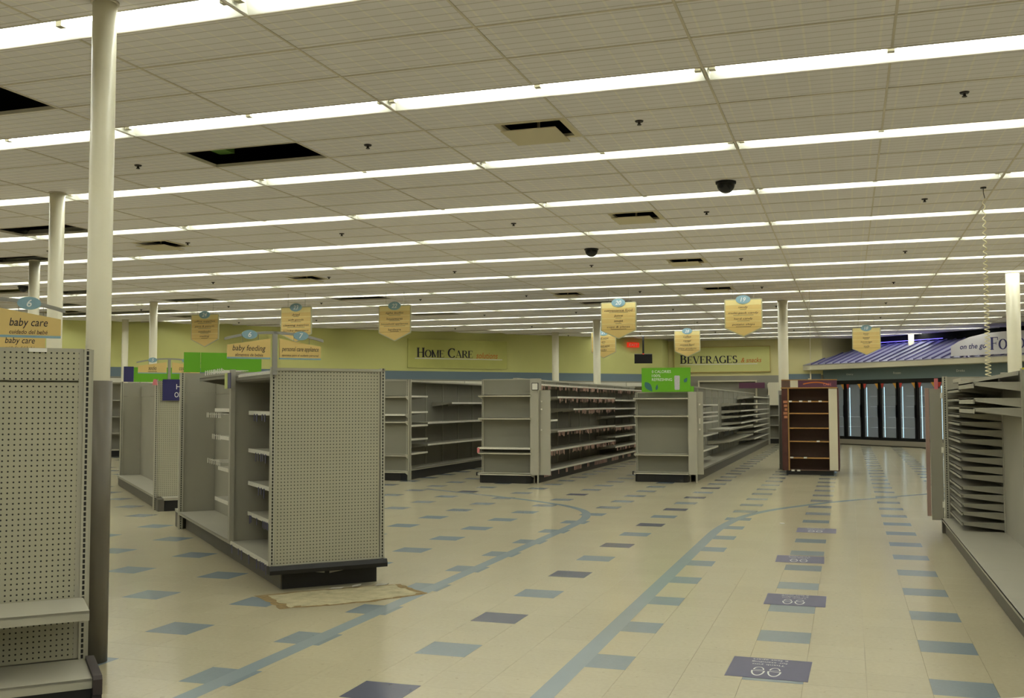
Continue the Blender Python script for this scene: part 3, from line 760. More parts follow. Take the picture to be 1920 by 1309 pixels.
s_ = thing('store_sign', 'dark blue square sign with white capital letters on the pegboard end', 'sign', ((-2.12-9.47)/S2, (-2.12+9.47)/S2, 1.615), math.radians(45))
MB().box(-.14, .13, -.012, .0, -.145, .145).build('board', 'navy_board', s_)
text('lettering', 'HI', 'ink_white', s_, .075, .07, lambda a, b_: (a+.075, -.0135, .045+b_)); text('lettering', 'OR', 'ink_white', s_, .1, .07, lambda a, b_: (a+.065, -.0135, -.065+b_))

# ---- far shelf end seen past the column ---------------------------------------
U = Unit('wall_shelf', 'tall grey shelf bay with dark openings and a yellow tag far behind the grey column', 'shelf', 45, -3.75, 16.8)
U.box('back_panel', 'panel_grey', -4.2, -3.3, 17.0, 17.03, 0, 1.95); U.box('header_panel', 'panel_grey', -4.2, -3.3, 16.63, 16.66, 1.52, 1.95)
for u0 in (-4.22, -3.33): U.box('side_panel', 'upright_grey', u0, u0+.04, 16.62, 17.03, 0, 1.95)
for z in (1.5, .98, .3): U.shelf('v', 17.0, 16.65, -4.18, -3.33, z)
U.box('kick_plate', 'kick_black', -4.18, -3.33, 16.68, 16.7, 0, .28)
U.box('yellow_tag', 'yellow', -3.55, -3.4, 16.61, 16.615, .3, .44)

# ---- straight gondolas: aisles 20, 21 and 22 -------------------------------------
def end_cap(label, x0, x1, yf, yb, h, shelves, double=None, group=None):
    U = Unit('end_cap_shelf', label, 'shelf', 0, (x0+x1)/2, (yf+yb)/2)
    U.box('back_panel', 'panel_shaded', x0+.03, x1-.03, yb-.015, yb, .15, h-.02)
    U.box('top_rail', 'upright_grey', x0, x1, yb-.03, yb+.01, h-.02, h)
    for xx in (x0, x1-.035): U.box('upright', 'slotted', xx, xx+.035, yb-.04, yb+.01, 0, h)
    for z in shelves: U.shelf('v', yb-.015, yf+.02, x0+.005, x1-.005, z, None, mt='shelf_pale')
    if double:
        U.shelf('v', yb-.015, yf+.02, x0+.005, x1-.005, double, 'rail_white', None)
        U.box('price_card', 'tag_pink', x0-.005, x0+.04, yf+.005, yf+.01, double-.1, double-.01)
    U.shelf('v', yb-.015, yf, x0, x1, .175, None, mt='shelf_pale')
    kb = MB(); kb.prism([(x0+.02, yf+.08), (x0+.07, yf+.03), (x1-.09, yf+.03), (x1-.02, yf+.1), (x1-.02, yb), (x0+.02, yb)], 'z', 0, .14)
    U.plain('base', 'kick_black', kb)
    U.box('deck_bumper', 'kick_black', x0-.02, x0+.005, yf-.005, yf+.05, .13, .19)
    return U
def gondola(label, x0, x1, y0, y1, h, bay, right, canopy=None):
    """right: {(v0,v1): [(z, rail, tags)]} shelves on the side that faces +x"""
    xm = (x0+x1)/2
    U = Unit('shelving_gondola', label, 'shelf', 0, xm, (y0+y1)/2)
    v = y0
    while v < y1-.1:
        e = min(v+bay, y1)
        U.box('back_panel', 'panel_shaded', xm-.02, xm+.02, v+.004, e-.004, .16, 1.55); U.box('back_panel', 'panel_shaded', xm-.02, xm+.02, v+.004, e-.004, 1.555, h-.03)
        U.box('upright', 'upright_grey', xm-.035, xm+.035, v-.012, v+.012, 0, h-.02)
        U.shelf('u', xm+.02, x1, v+.002, e-.002, .2, 'rail_white' if label.startswith('grey gondola with red') else None, None)
        U.shelf('u', xm-.02, x0, v+.002, e-.002, .2)
        for z in (.75, 1.25): U.shelf('u', xm-.02, x0+.06, v+.002, e-.002, z)
        v = e
    U.box('top_rail', 'upright_grey', xm-.04, xm+.04, y0, y1, h-.03, h)
    for xa in (x1-.05, x0+.03): U.box('kick_plate', 'kick_black' if 'pale' not in label else 'kick_grey', xa, xa+.02, y0, y1, 0, .165)
    for (v0, v1), L in right.items():
        for z, rail, tg, dep in L:
            w_ = v0
            while w_ < v1-.05:
                e = min(w_+bay, v1); U.shelf('u', xm+.02, x1-dep, w_+.002, e-.002, z, rail, tg); w_ = e
    return U
# aisle 22
end_cap('grey shelf end with three shelves standing under sign 22', -8.2, -7.26, 10.82, 11.0, 1.87, [1.57, 1.1, .48], 1.23)
RW = 'rail_white'
U = gondola('grey gondola with full lower shelves and a bare upper back under sign 22', -8.2, -7.27, 11.035, 20.1, 1.88, .915, {
    (11.05, 11.915): [(1.575, RW, None, 0), (1.275, RW, None, 0), (1.02, RW, None, 0), (.76, RW, None, 0), (.495, RW, None, 0)],
    (11.915, 20.1): [(1.06, RW, None, 0), (.635, RW, None, 0)], (13.2, 20.1): [(1.45, RW, None, 0)]})
U.plain('cornice', 'shelf_grey', MB().prism([(-7.73, 1.84), (-7.33, 1.84), (-7.33, 1.87), (-7.73, 1.89)], 'y', 11.03, 20.1))
U.box('end_post', 'upright_grey', -7.285, -7.235, 11.03, 11.06, 0, 1.88)
# aisle 21
U = end_cap('grey shelf end with a double low shelf and a framed card on its side post', -5.83, -4.83, 10.8, 11.08, 1.87, [1.58, 1.17, .55], .635)
U.box('side_post', 'shelf_grey', -4.85, -4.72, 10.86, 10.9, .15, 1.87); U.box('side_post', 'shelf_grey', -4.72, -4.7, 10.86, 11.07, .15, 1.87)
U.box('corner_foot', 'upright_grey', -4.715, -4.695, 10.84, 10.88, 0, .17)
c_ = U.box('card_frame', 'kick_black', -4.81, -4.69, 10.83, 10.855, 1.66, 1.79); U.box('card', 'tag_white', -4.80, -4.70, 10.826, 10.83, 1.67, 1.78, c_)
U.box('wing_panel', 'shelf_grey', -4.69, -4.5, 10.94, 10.97, .15, 1.66)
for z in (1.46, 1.32, .95): U.plain('knob', 'rail_white', MB().cyl(-4.66, 10.93, z-.015, z+.015, .015, .015, 8))
RT_ = ('tag_red', 1.3, .075)
U = gondola('grey gondola with red-ticketed shelves beside the framed card', -5.7, -4.72, 11.115, 22.0, 1.89, .92, {
    (11.1, 12.2): [(1.12, RW, None, .0)], (12.2, 17.3): [(1.555, RW, RT_, 0), (.905, RW, RT_, 0)], (13.4, 17.3): [(1.32, RW, RT_, 0)],
    (11.11, 17.3): [(.56, RW, RT_, 0)], (17.3, 22.0): [(1.51, RW, None, 0), (1.31, RW, None, 0), (1.12, RW, None, 0), (.88, RW, RT_, 0), (.64, RW, None, 0), (.40, RW, RT_, 0)],
    (11.12, 22.0): [(1.775, RW, RT_, .02)]})
tg = MB(); y = 11.3
while y < 20: tg.box(-4.722, -4.716, y, y+.025, .085, .165); y += random.choice([.08, .11, .1, .55])
q = U.plain('deck_tags', 'tag_red', tg); q['kind'] = 'stuff'
# aisle 20
U = end_cap('grey shelf end topped by a bright green advertising board', -3.19, -2.19, 11.85, 12.13, 1.63, [1.53, 1.21, .51])
U.box('side_post', 'shelf_grey', -2.2, -2.07, 11.93, 11.97, .14, 1.63); U.box('side_post', 'shelf_grey', -2.07, -2.05, 11.93, 12.13, .14, 1.63)
U.box('corner_foot', 'upright_grey', -2.065, -2.045, 11.9, 11.94, 0, .16)
U.box('wing_panel', 'shelf_grey', -2.05, -1.95, 12.05, 12.08, .14, 1.63)
for z, w_ in ((1.4, .03), (1.1, .1), (.95, .03)): U.box('clip', 'rail_white', -2.02, -1.995, 12.03, 12.05, z-w_/2, z+w_/2)
a_ = thing('advert_board', 'bright green soft drink advert with a can and leaves on the shelf end', 'sign', (-2.6, 12.0, 1.63), 0)
MB().box(-.45, .44, -.02, .02, 0, .44).build('board', 'green_board', a_)
MB().box(.44, .5, -.01, .02, 0.0, .1).build('side_tab', 'green_board', a_)
for s_, z, ww in (('0 CALORIES', .37, .35), ('100%', .295, .16), ('REFRESHING', .225, .37)): text('lettering', s_, 'ink_white', a_, ww, .05, lambda a, b_, z=z, ww=ww: (-.26+ww/2+a, -.0215, z+b_))
cn = MB(); cn.prism([(.155, .05), (.165, .035), (.235, .035), (.245, .05), (.25, .28), (.24, .295), (.16, .295), (.15, .28)], 'y', -.024, -.021); cn.build('can_picture', 'can_silver', a_)
def leaf(cx, cz, L_, wd, ang):
    pts = [(L_*t, wd*math.sin(math.pi*t**.8)) for t in [q/8 for q in range(9)]]+[(L_*t, -wd*math.sin(math.pi*t**.8)) for t in [q/8 for q in range(7, 0, -1)]]
    c, k = math.cos(ang), math.sin(ang)
    MB().prism([(cx+x*c-y*k, cz+x*k+y*c) for x, y in pts], 'y', -.024, -.021).build('leaf', 'leaf_teal', a_)
leaf(-.39, .18, .22, .055, -.9); leaf(-.18, .03, .11, .022, 1.4); leaf(.33, .17, .1, .03, 1.0)
U = gondola('grey gondola with a pale bare back and few shelves behind the green advert', -3.1, -2.07, 12.17, 30.0, 1.78, 1.22, {
    (12.22, 16.1): [(1.4, RW, None, .1), (1.245, RW, None, .1), (1.165, RW, None, .1), (1.05, RW, None, .1), (.79, RW, None, .1), (.5, RW, None, .1)],
    (17.4, 23.6): [(.82, 'shelf_grey', None, 0), (.55, 'shelf_grey', None, 0)], (20.2, 30.0): [(1.42, RW, None, 0), (1.24, RW, None, 0), (1.1, RW, None, 0), (.93, RW, None, 0)],
    (24.0, 30.0): [(1.62, RW, None, 0), (.6, RW, None, 0), (.4, RW, None, 0), (.75, RW, None, 0)]})
U.box('end_post', 'upright_grey', -2.12, -2.04, 29.96, 30.04, 0, 1.7)

# ---- brown coffee display ----------------------------------------------------------
U = Unit('coffee_display', 'brown wooden coffee display with five empty shelves and a purple header', 'display', 0, -.19, 15.3)
U.box('base', 'kick_black', -.65, .25, 14.6, 16.1, 0, .085)
U.box('back_panel', 'brown_back', -.6, .2, 15.0, 15.03, .08, 1.72)
sp = U.box('side_panel', 'side_print', -.72, -.69, 14.56, 16.15, .085, 1.72)
U.box('front_stile', 'side_print', -.69, -.6, 14.56, 14.6, .085, 1.71); U.box('front_stile', 'wood_edge', -.602, -.578, 14.54, 14.6, .085, 1.72)
for q in range(5): U.box('print_motif', 'print_orange', -.688+.012*(q % 3), -.612, 14.553, 14.559, 1.42-q*.075, 1.47-q*.075)
for z in (1.46, 1.225, .935, .67, .345): 
    o = U.plain('shelf', 'brown_back', MB().box(-.58, .18, 14.56, 15.0, z-.02, z)); U.box('front_edge', 'wood_edge', -.578, .178, 14.545, 14.56, z-.022, z+.002, o)
o = U.plain('shelf', 'brown_back', MB().box(-.72, .34, 14.56, 16.15, .085, .1))
for x, z in ((-.55, 1.46), (-.35, 1.46), (-.18, 1.46), (.02, 1.46), (-.03, .67), (-.54, .345), (-.28, .345), (-.52, .09), (-.41, .09)): U.box('price_ticket', 'tag_white', x-.03, x+.03, 14.54, 14.544, z-.018, z+.012)
U.box('side_panel', 'cream_panel', .18, .34, 14.555, 14.6, .1, 1.71); U.box('side_panel', 'side_print', .34, .365, 14.56, 16.15, .085, 1.72)
U.box('inner_side', 'brown_back', .17, .18, 14.58, 15.0, .1, 1.71)
U.box('top_board', 'wood_edge', -.73, .35, 14.54, 16.15, 1.712, 1.735)
hd = U.box('header', 'purple', -.4, .34, 14.57, 14.6, 1.735, 1.875); U.box('header_rail', 'wood_edge', -.72, .35, 14.56, 14.61, 1.875, 1.892)
U.box('header', 'brown_back', -.72, -.55, 14.57, 14.6, 1.735, 1.875); U.box('header', 'cream_panel', -.55, -.4, 14.572, 14.6, 1.735, 1.875)
sw = MB()
pp = [(-.3+.5*t, 1.80+.045*math.sin(t*2.6)-.04*t*t) for t in [q/10 for q in range(11)]]
for (ax, az), (bx_, bz) in zip(pp[:-1], pp[1:]): sw.add([(ax, 14.568, az-.012), (bx_, 14.568, bz-.012), (bx_, 14.568, bz+.012), (ax, 14.568, az+.012)], [[0, 1, 2, 3]])
U.plain('swoosh', 'ink_orange', sw)
text('lettering', 'CAFE', 'tag_pink', U.root, .15, .05, lambda a, b_: (a+.16-U.u, 14.567-U.v, 1.79+b_))
# grey panel standing behind it, with a wall bay further back
U = Unit('partition_panel', 'narrow grey upright panel just behind the coffee display', 'panel', 0, -.82, 16.2)
U.box('sheet', 'kick_grey', -.86, -.78, 16.1, 16.6, .12, 1.6); U.box('foot', 'kick_grey', -.88, -.76, 16.15, 16.55, 0, .12)

# ---- gondola on the right with many shelves ---------------------------------------
U = Unit('shelving_gondola', 'grey gondola crammed with closely stacked tilted shelves and an empty long deck', 'shelf', 0, 1.98, 1.4)
for v0, v1 in ((-2.95, -1.75), (-1.75, -.55), (-.55, .67), (.67, 1.89), (1.89, 3.11), (3.11, 4.33), (4.33, 5.55)):
    U.box('back_panel', 'panel_grey', 1.975, 2.015, v0+.003, v1-.003, .14, 1.7); U.box('upright', 'upright_grey', 1.965, 2.03, v0-.012, v0+.012, 0, 1.715)
    U.shelf('u', 1.975, 1.5, v0+.002, v1-.002, .16, None, None, lip=.03); U.shelf('u', 2.015, 2.46, v0+.002, v1-.002, .16)
    U.shelf('u', 2.015, 2.4, v0+.002, v1-.002, .9)
U.box('kick_plate', 'kick_grey', 1.53, 1.55, -2.95, 5.55, 0, .13); U.box('kick_plate', 'kick_grey', 2.42, 2.44, -2.95, 5.55, 0, .13)
for z in (1.56, 1.47, 1.39, 1.31, 1.23, 1.15, 1.06, .96, .88, .79, .71, .60, .52, .43, .35, .25):
    o = U.shelf('u', 1.975, 1.585, 4.35, 5.53, z, None, None, lip=.035, brk=.06, mt='panel_grey')  # darker grey than the next bay, standing in for shade in the gaps
for z in (1.60, 1.46, 1.375): U.shelf('u', 1.975, 1.585, 3.14, 4.32, z, None, None, lip=.05, brk=.07)
U.plain('loose_shelf', 'shelf_grey', MB().prism([(1.96, 1.69), (1.6, 1.63), (1.6, 1.60), (1.96, 1.66)], 'y', 3.2, 4.5))
U.plain('loose_shelf', 'shelf_grey', MB().prism([(1.96, 1.66), (1.62, 1.67), (1.62, 1.63), (1.96, 1.62)], 'y', 4.45, 5.3))
U.box('end_upright', 'slotted', 1.535, 1.585, 5.54, 5.58, .02, 1.71); U.box('end_panel', 'panel_grey', 1.585, 2.42, 5.55, 5.575, .14, 1.705)
U.box('end_foot', 'kick_grey', 1.5, 1.6, 5.5, 5.6, 0, .15)
wp = U.box('wing_panel', 'panel_grey', 1.405, 1.53, 5.6, 5.64, .13, 1.58); U.box('wing_edge', 'wing_brown', 1.36, 1.40, 5.62, 5.66, .17, 1.585)
for z in (1.5, .9, .3): U.box('hinge', 'rail_white', 1.515, 1.535, 5.575, 5.60, z-.03, z+.03)
U.box('hang_tag', 'tag_pink', 1.455, 1.495, 5.585, 5.59, 1.57, 1.69)
o = MB().cyl(0, 0, 0, .012, .05, .05, 14).cyl(0, 0, .012, .06, .035, .0, 14).build('tape_reel', 'yellow'); o.location = (1.995, 2.9, 1.702); tag(o, 'small yellow cone-shaped cap on top of the crammed shelving', 'cap')

# coiled cord
pts = []
z1, z0 = H, 1.70
N = 420
for i in range(N):
    t = i/(N-1); z = z1-.12-(z1-.12-z0)*t; ph = 2*math.pi*(20*t+16*t*t)
    r_ = .012+.016*t; pts.append((1.96+r_*math.cos(ph), 5.2+r_*math.sin(ph), z))
t = thing('coiled_cord', 'cream coiled cord hanging from the ceiling to the crammed shelving', 'cord', (1.96, 5.2, H))
MB().tube([(p[0]-1.96, p[1]-5.2, p[2]-H) for p in pts], .0055, 5).build('coil', 'cord_white', t)
MB().tube([(0, 0, 0), (0, 0, -.06), (.012, 0, -.12)], .004, 5).cyl(0, 0, -.012, 0, .03, .03, 12).build('hook', 'sprinkler', t)
t = thing('hanging_wire', 'thin grey wire with a white plug hanging above the coffee display', 'cord', (-.16, 14.75, H))
MB().tube([(0, 0, 0), (0, 0, -1.7)], .005, 5).build('wire', 'ceiling_bar', t); MB().box(-.012, .012, -.012, .012, -1.83, -1.7).box(-.05, .0, -.012, .012, -1.84, -1.8).build('plug', 'cord_white', t)

# ================================================================== SIGNS
for n_, ls, x, y in SIGNS:
    t = thing('aisle_sign', f'tan hanging aisle sign numbered {n_} listing {ls[0]} and {ls[-1]}', 'sign', (x, y, 2.7), 0, 'hanging aisle signs')
    W_ = .36
    MB().prism([(0, 0), (W_, .17), (W_, .72), (W_-.02, .74), (-W_+.02, .74), (-W_, .72), (-W_, .17)], 'y', -.012, .012).build('board', 'sign_edge', t)
    w2 = W_-.02
    fc = MB(); fc.prism([(0, .02), (w2, .182), (w2, .715), (-w2, .715), (-w2, .182)], 'y', -.016, -.012); fc.build('face', 'sign_tan', t)
    MB().box(-w2, w2, -.0185, -.016, .62, .718).build('top_strip', 'sign_pale', t)
    for k in range(4): MB().box(-w2, w2, -.0185, -.016, .185+k*.112, .197+k*.112).build('strip', 'sign_pale' if k else 'sign_line', t)
    el = MB(); pts = [(.14*math.cos(2*math.pi*i/28), .725+.085*math.sin(2*math.pi*i/28)) for i in range(28)]; el.prism(pts, 'y', -.03, -.016)
    el = el.build('number_disc', 'sign_blue', t)
    text('number', n_, 'ink_white', el, None, .085, lambda a, b_: (a, -.032, .725+b_), .25, .012)
    for k, l in enumerate(ls):
        z = .575-k*.112
        text('lettering', l, 'ink_brown', t, min(.6, .036*len(l)), .05, lambda a, b_, z=z: (a, -.0195, z+b_), .2)
        MB().box(-.012*len(l), .012*len(l), -.0195, -.0185, z-.043, z-.036).build('underline', 'ink_brown', t)
    for sx in (-.2, .2): MB().tube([(sx, 0, .74), (sx, 0, H-2.7)], .003, 4).build('hanger_wire', 'wire', t)

def arm_sign(label, a, bc, zt, pole_z, left, right, w_=.34, gap=.035):
    """pair of tan boards on a curved bar; frame as for the 45-degree gondolas"""
    t = thing('aisle_marker', label, 'sign', ((bc-a)/S2, (bc+a)/S2, pole_z), math.radians(45))
    MB().box(-.018, .018, -.012, .012, 0, zt-pole_z).build('pole', 'sign_steel', t)
    n = 14; bar = MB()
    for i in range(n):
        x0, x1 = [(-1+2*(i+k)/n)*(w_+gap) for k in (0, 1)]; f_ = lambda x: zt-pole_z-.055*(x/(w_+gap))**2
        bar.add([(x0, -.012, f_(x0)-.02), (x1, -.012, f_(x1)-.02), (x1, -.012, f_(x1)), (x0, -.012, f_(x0)), (x0, .012, f_(x0)-.02), (x1, .012, f_(x1)-.02), (x1, .012, f_(x1)), (x0, .012, f_(x0))],
            [[0,1,2,3], [7,6,5,4], [3,2,6,7], [4,5,1,0]])
    bar.build('curved_bar', 'sign_steel', t)
    for sg, cfg in ((-1, left), (1, right)):
        if not cfg: continue
        num, big, sm = cfg; x0 = sg*gap; x1 = sg*(gap+w_-.02); xm = (x0+x1)/2; zt_ = zt-pole_z
        q = MB(); q.prism([(x0, zt_-.2), (x1, zt_-.2), (x1, zt_-.11), (x0, zt_-.055)], 'y', -.008, .008)
        q = q.build('board', 'sign_tan', t)
        MB().box(min(x0, x1), max(x0, x1), -.01, .01, zt_-.212, zt_-.2).build('board_rail', 'sign_blue', q)
        text('lettering', big, 'ink_dark', q, min(.285, .0205*len(big)), .055 if len(big) < 14 else .046, lambda a_, b_: (xm+a_, -.0095, zt_-.137+b_), .2)
        text('lettering', sm, 'ink_brown', q, min(.285, .0115*len(sm)), .022, lambda a_, b_: (xm+a_, -.0095, zt_-.182+b_), .2)
        el = MB(); el.prism([(xm+.058*math.cos(2*math.pi*i/24), zt_-.03+.034*math.sin(2*math.pi*i/24)) for i in range(24)], 'y', -.024, -.012); el = el.build('number_disc', 'sign_blue', t)
        text('number', num, 'ink_white', el, None, .04, lambda a_, b_: (xm+a_, -.0255, zt_-.03+b_), .2, .01)
        for dx in (-.05, .07): MB().tube([(xm+dx, 0, zt_-.03), (xm+dx, 0, zt_-.1)], .002, 4).build('hanger_wire', 'wire', t)
arm_sign('tan sign pair reading baby feeding and personal care appliance on a pole', 2.635, -2.425, 1.97, 1.64, ('6', 'baby feeding', 'alimentos de bebés'), ('7', 'personal care appliance', 'aparatos para el cuidado personal'))
arm_sign('tan sign reading baby care with Spanish below, above the pegboard shelf end', .9, -4.36, 1.985, 1.69, None, ('6', 'baby care', 'cuidado del bebé'), .335)
arm_sign('lower tan sign reading baby care partly hidden behind the pegboard top', 2.7, -4.36, 1.99, 1.69, None, ('6', 'baby care', 'cuidado del bebé'), .335)
arm_sign('small tan sign pair reading socks and cosmetics beyond the green board', 9.51, -2.17, 2.05, 1.74, ('5', 'socks', 'calcetines'), ('7', 'cosmetics', 'cosméticos'), .39)

# wall lettering: home care (45-degree wall) and beverages
ang = math.atan2(1, 1); c0 = Vector((-11.385, 24.245)); nrm = Vector((1, -1))/S2
t = thing('wall_sign', 'wide olive wall sign reading home care solutions', 'sign', (c0.x+nrm.x*.03, c0.y+nrm.y*.03, 3.02), math.radians(45))
MB().box(-1.75, 1.75, -.02, .03, -.46, .46).build('board', 'sign_green_wall', t)
fr = MB()
for (x0, x1, z0, z1) in ((-1.75, 1.75, .445, .46), (-1.75, 1.75, -.46, -.445), (-1.75, -1.735, -.46, .46), (1.735, 1.75, -.46, .46)): fr.box(x0, x1, -.03, -.02, z0, z1)
fr.build('frame', 'wall_paint', t)
o, xe = serif('lettering', 'Home Care', 'ink_dark', t, .30, .235, -1.46, -.12, lambda x, z: (x, -.026, z))
text('lettering', 'solutions', 'ink_orange', t, .78, .19, lambda a, b_: (xe+.5+a, -.026, -.03+b_), .25, .008)
MB().box(-1.52, 1.55, -.03, -.02, -.17, -.145).build('underline', 'tag_white', t)
t = thing('wall_sign', 'wide yellow wall sign reading beverages and snacks', 'sign', (-3.83, 31.15, 3.02), 0)
MB().box(-1.7, 1.75, -.02, .05, -.47, .46).build('board', 'wall_paint', t)
fr = MB()
for (x0, x1, z0, z1) in ((-1.7, 1.75, .445, .46), (-1.7, 1.75, -.47, -.45), (-1.7, -1.685, -.46, .46), (1.735, 1.75, -.46, .46)): fr.box(x0, x1, -.03, -.02, z0, z1)
fr.build('frame', 'sign_line', t)
o, xe = serif('lettering', 'Beverages', 'ink_dark', t, .31, .265, -1.48, -.14, lambda x, z: (x, -.026, z))
text('lettering', '& snacks', 'ink_orange', t, .72, .17, lambda a, b_: (xe+.48+a, -.026, -.04+b_), .25, .008)
MB().box(-1.48, 1.3, -.03, -.02, -.19, -.165).build('underline', 'tag_white', t)
t = thing('exit_sign', 'small red lit exit sign on the yellow wall', 'sign', (-6.66+.03, 28.97-.03, 3.48), math.radians(45))
MB().box(-.24, .24, -.06, .0, -.085, .085).build('case', 'exit_red', t); text('lettering', 'EXIT', 'ink_white', t, .36, .09, lambda a, b_: (a, -.062, b_))
t = thing('monitor', 'black flat monitor hanging from the ceiling on a black pole', 'monitor', (-6.04, 27.83, 2.8), math.radians(10))
MB().box(-.3, .3, -.03, .03, -.02, .29).build('case', 'black_plastic', t); MB().box(-.28, .28, -.033, -.03, 0, .27).build('screen', 'rubber_black', t)
MB().box(-.3, .3, -.035, .03, .29, .31).build('top_edge', 'sign_steel', t); MB().box(-.03, .03, -.02, .02, .31, H-2.8).build('pole', 'kick_black', t); MB().box(-.02, .02, -.036, -.03, .292, .31).build('indicator', 'led_red', t)

# wall shelving along the slanted back wall
ws = thing('wall_shelf_bay', 'grey wall shelving bay with a white light canopy along the yellow wall', 'shelf', (0, 0, 0), math.radians(45), 'bays along the slanted back wall')
MB().box(-.6, .6, .0, .03, 0, 2.0).build('back_panel', 'panel_grey', ws)
MB().prism([(.03, 1.98), (-.5, 2.02), (-.5, 2.14), (.03, 2.14)], 'x', -.6, .6).build('canopy', 'rail_white', ws)
for z in (.2, .65, 1.1, 1.55): MB().box(-.59, .59, -.45, .0, z-.03, z).build('shelf', 'shelf_grey', ws)
MB().box(-.6, .6, -.42, .0, 0, .17).build('base', 'kick_black', ws)
MB().box(-.615, -.585, -.05, .03, 0, 2.0).build('upright', 'upright_grey', ws)
reg(ws)
p0 = Vector(PLAN[7]); d = Vector((1, 1))/S2; k = 0
for q in range(1, 18):
    c = p0+d*(.4+1.22*q)+nrm*.04
    o = ws if k == 0 else copy_tree(ws); k += 1
    o.location = (c.x, c.y, 0)
# bits at the back under the beverages sign
t = thing('wall_cabinet', 'tall grey cabinet with a white rounded header beyond the long gondola', 'cabinet', (-1.95, 30.9, 0))
MB().box(-.2, .2, .2, .25, 0, 2.0).build('back_panel', 'panel_grey', t); MB().prism([(-.22, 1.35), (.22, 1.35), (.22, 2.1), (.17, 2.16), (-.17, 2.16), (-.22, 2.1)], 'y', -.1, -.04).build('header', 'cream_panel', t)
for z in (.2, .65, 1.0): MB().box(-.2, .2, -.08, .2, z-.03, z).build('shelf', 'shelf_grey', t)
MB().box(-.2, .2, -.05, .2, 0, .16).build('base', 'kick_black', t)
for sx in (-.22, .2): MB().box(sx, sx+.02, -.1, .25, 0, 2.0).build('side_panel', 'panel_grey', t)
o = MB().box(-.45, .45, -.02, .02, -.1, .1).box(-.4, -.36, -.02, .25, -.02, .02).box(.36, .4, -.02, .25, -.02, .02).build('banner_strip', 'purple'); o.location = (-2.72, 30.93, 2.06); tag(o, 'plain dark purple banner strip at the far end of the long gondola', 'banner')
o = MB().box(-1.05, 1.05, -.08, .08, 0, .05).box(-1.05, -1.0, -.08, .08, -2.2, 0).box(1.0, 1.05, -.08, .08, -2.2, 0).build('door_frame', 'fascia'); o.location = (-3.6, 31.12, 2.2); struct(o); o.name = 'trim_2'

# ================================================================== COOLERS AND FOOD CANOPY  (frame turned -45 degrees)
CV = 21.92
U = Unit('drinks_cooler', 'row of black-framed glass door coolers with lit blue-grey interior', 'cooler', -45, -18.6, CV+.4)
c0, pitch, nd = -22.01, .765, 11; c1 = c0+pitch*nd
U.box('base', 'cooler_base', c0, c1, CV-.02, CV+.9, .03, .19); U.box('kick_plate', 'kick_grey', c0, c1, CV+.03, CV+.9, 0, .05)
U.box('frame_rail', 'cooler_frame', c0, c1, CV-.02, CV+.06, .19, .25); U.box('frame_rail', 'cooler_frame', c0, c1, CV-.02, CV+.06, 2.1, 2.2)
U.box('sign_band', 'cooler_panel', c0-.6, c1, CV-.04, CV+.06, 2.2, 2.58)
U.box('interior_back', 'cooler_inside', c0, c1, CV+.8, CV+.84, .19, 2.2); U.box('interior_top', 'cooler_inside', c0, c1, CV+.06, CV+.84, 2.14, 2.2); U.box('interior_floor', 'cooler_inside', c0, c1, CV+.06, CV+.84, .19, .23)
for uu in (c0-.04, c1): U.box('side_panel', 'cooler_panel', uu, uu+.04, CV, CV+.9, 0, 2.58)
for q in range(nd+1): U.box('mullion', 'cooler_frame', c0+q*pitch-.035, c0+q*pitch+.035, CV-.005, CV+.06, .25, 2.1)
for q in range(nd):
    a0, a1 = c0+q*pitch+.035, c0+(q+1)*pitch-.035
    d_ = U.plain('door', 'cooler_frame', MB().box(a0, a0+.06, CV-.03, CV+.0, .25, 2.1).box(a1-.06, a1, CV-.03, CV, .25, 2.1).box(a0, a1, CV-.03, CV, .25, .29).box(a0, a1, CV-.03, CV, 2.06, 2.1))
    U.plain('glass_pane', 'glass', MB().box(a0+.06, a1-.06, CV-.02, CV-.012, .29, 2.06), d_)
    U.plain('handle', 'cooler_frame', MB().box(a1-.035, a1-.01, CV-.075, CV-.03, .95, 1.35), d_)
    U.plain('sticker', 'sticker_red', MB().prism([(a0+.03, 2.07), (a0+.16, 2.07), (a0+.11, 1.94), (a0+.06, 1.9)], 'y', CV-.034, CV-.031), d_)
    U.plain('sticker', 'sticker_orange', MB().prism([(a1-.17, 2.07), (a1-.03, 2.07), (a1-.03, 1.88)], 'y', CV-.034, CV-.031), d_)
    U.box('lamp_tube', 'cooler_lamp', a0+.07, a0+.085, CV+.06, CV+.075, .3, 1.95)
    for z in (.6, .95, 1.3, 1.65):
        if random.random() < .75: U.box('wire_shelf', 'cooler_shelf', a0+.05, a1-.02, CV+.25, CV+.78, z-.006, z+.006)
for s_, uu in (('Dairy', -21.0), ('Frozen', -18.95), ('Drinks', -16.5)): text('lettering', s_, 'ink_white', U.root, .3, .07, lambda a, b_, uu=uu: (uu+a-U.u, CV-.043-U.v, 2.4+b_))

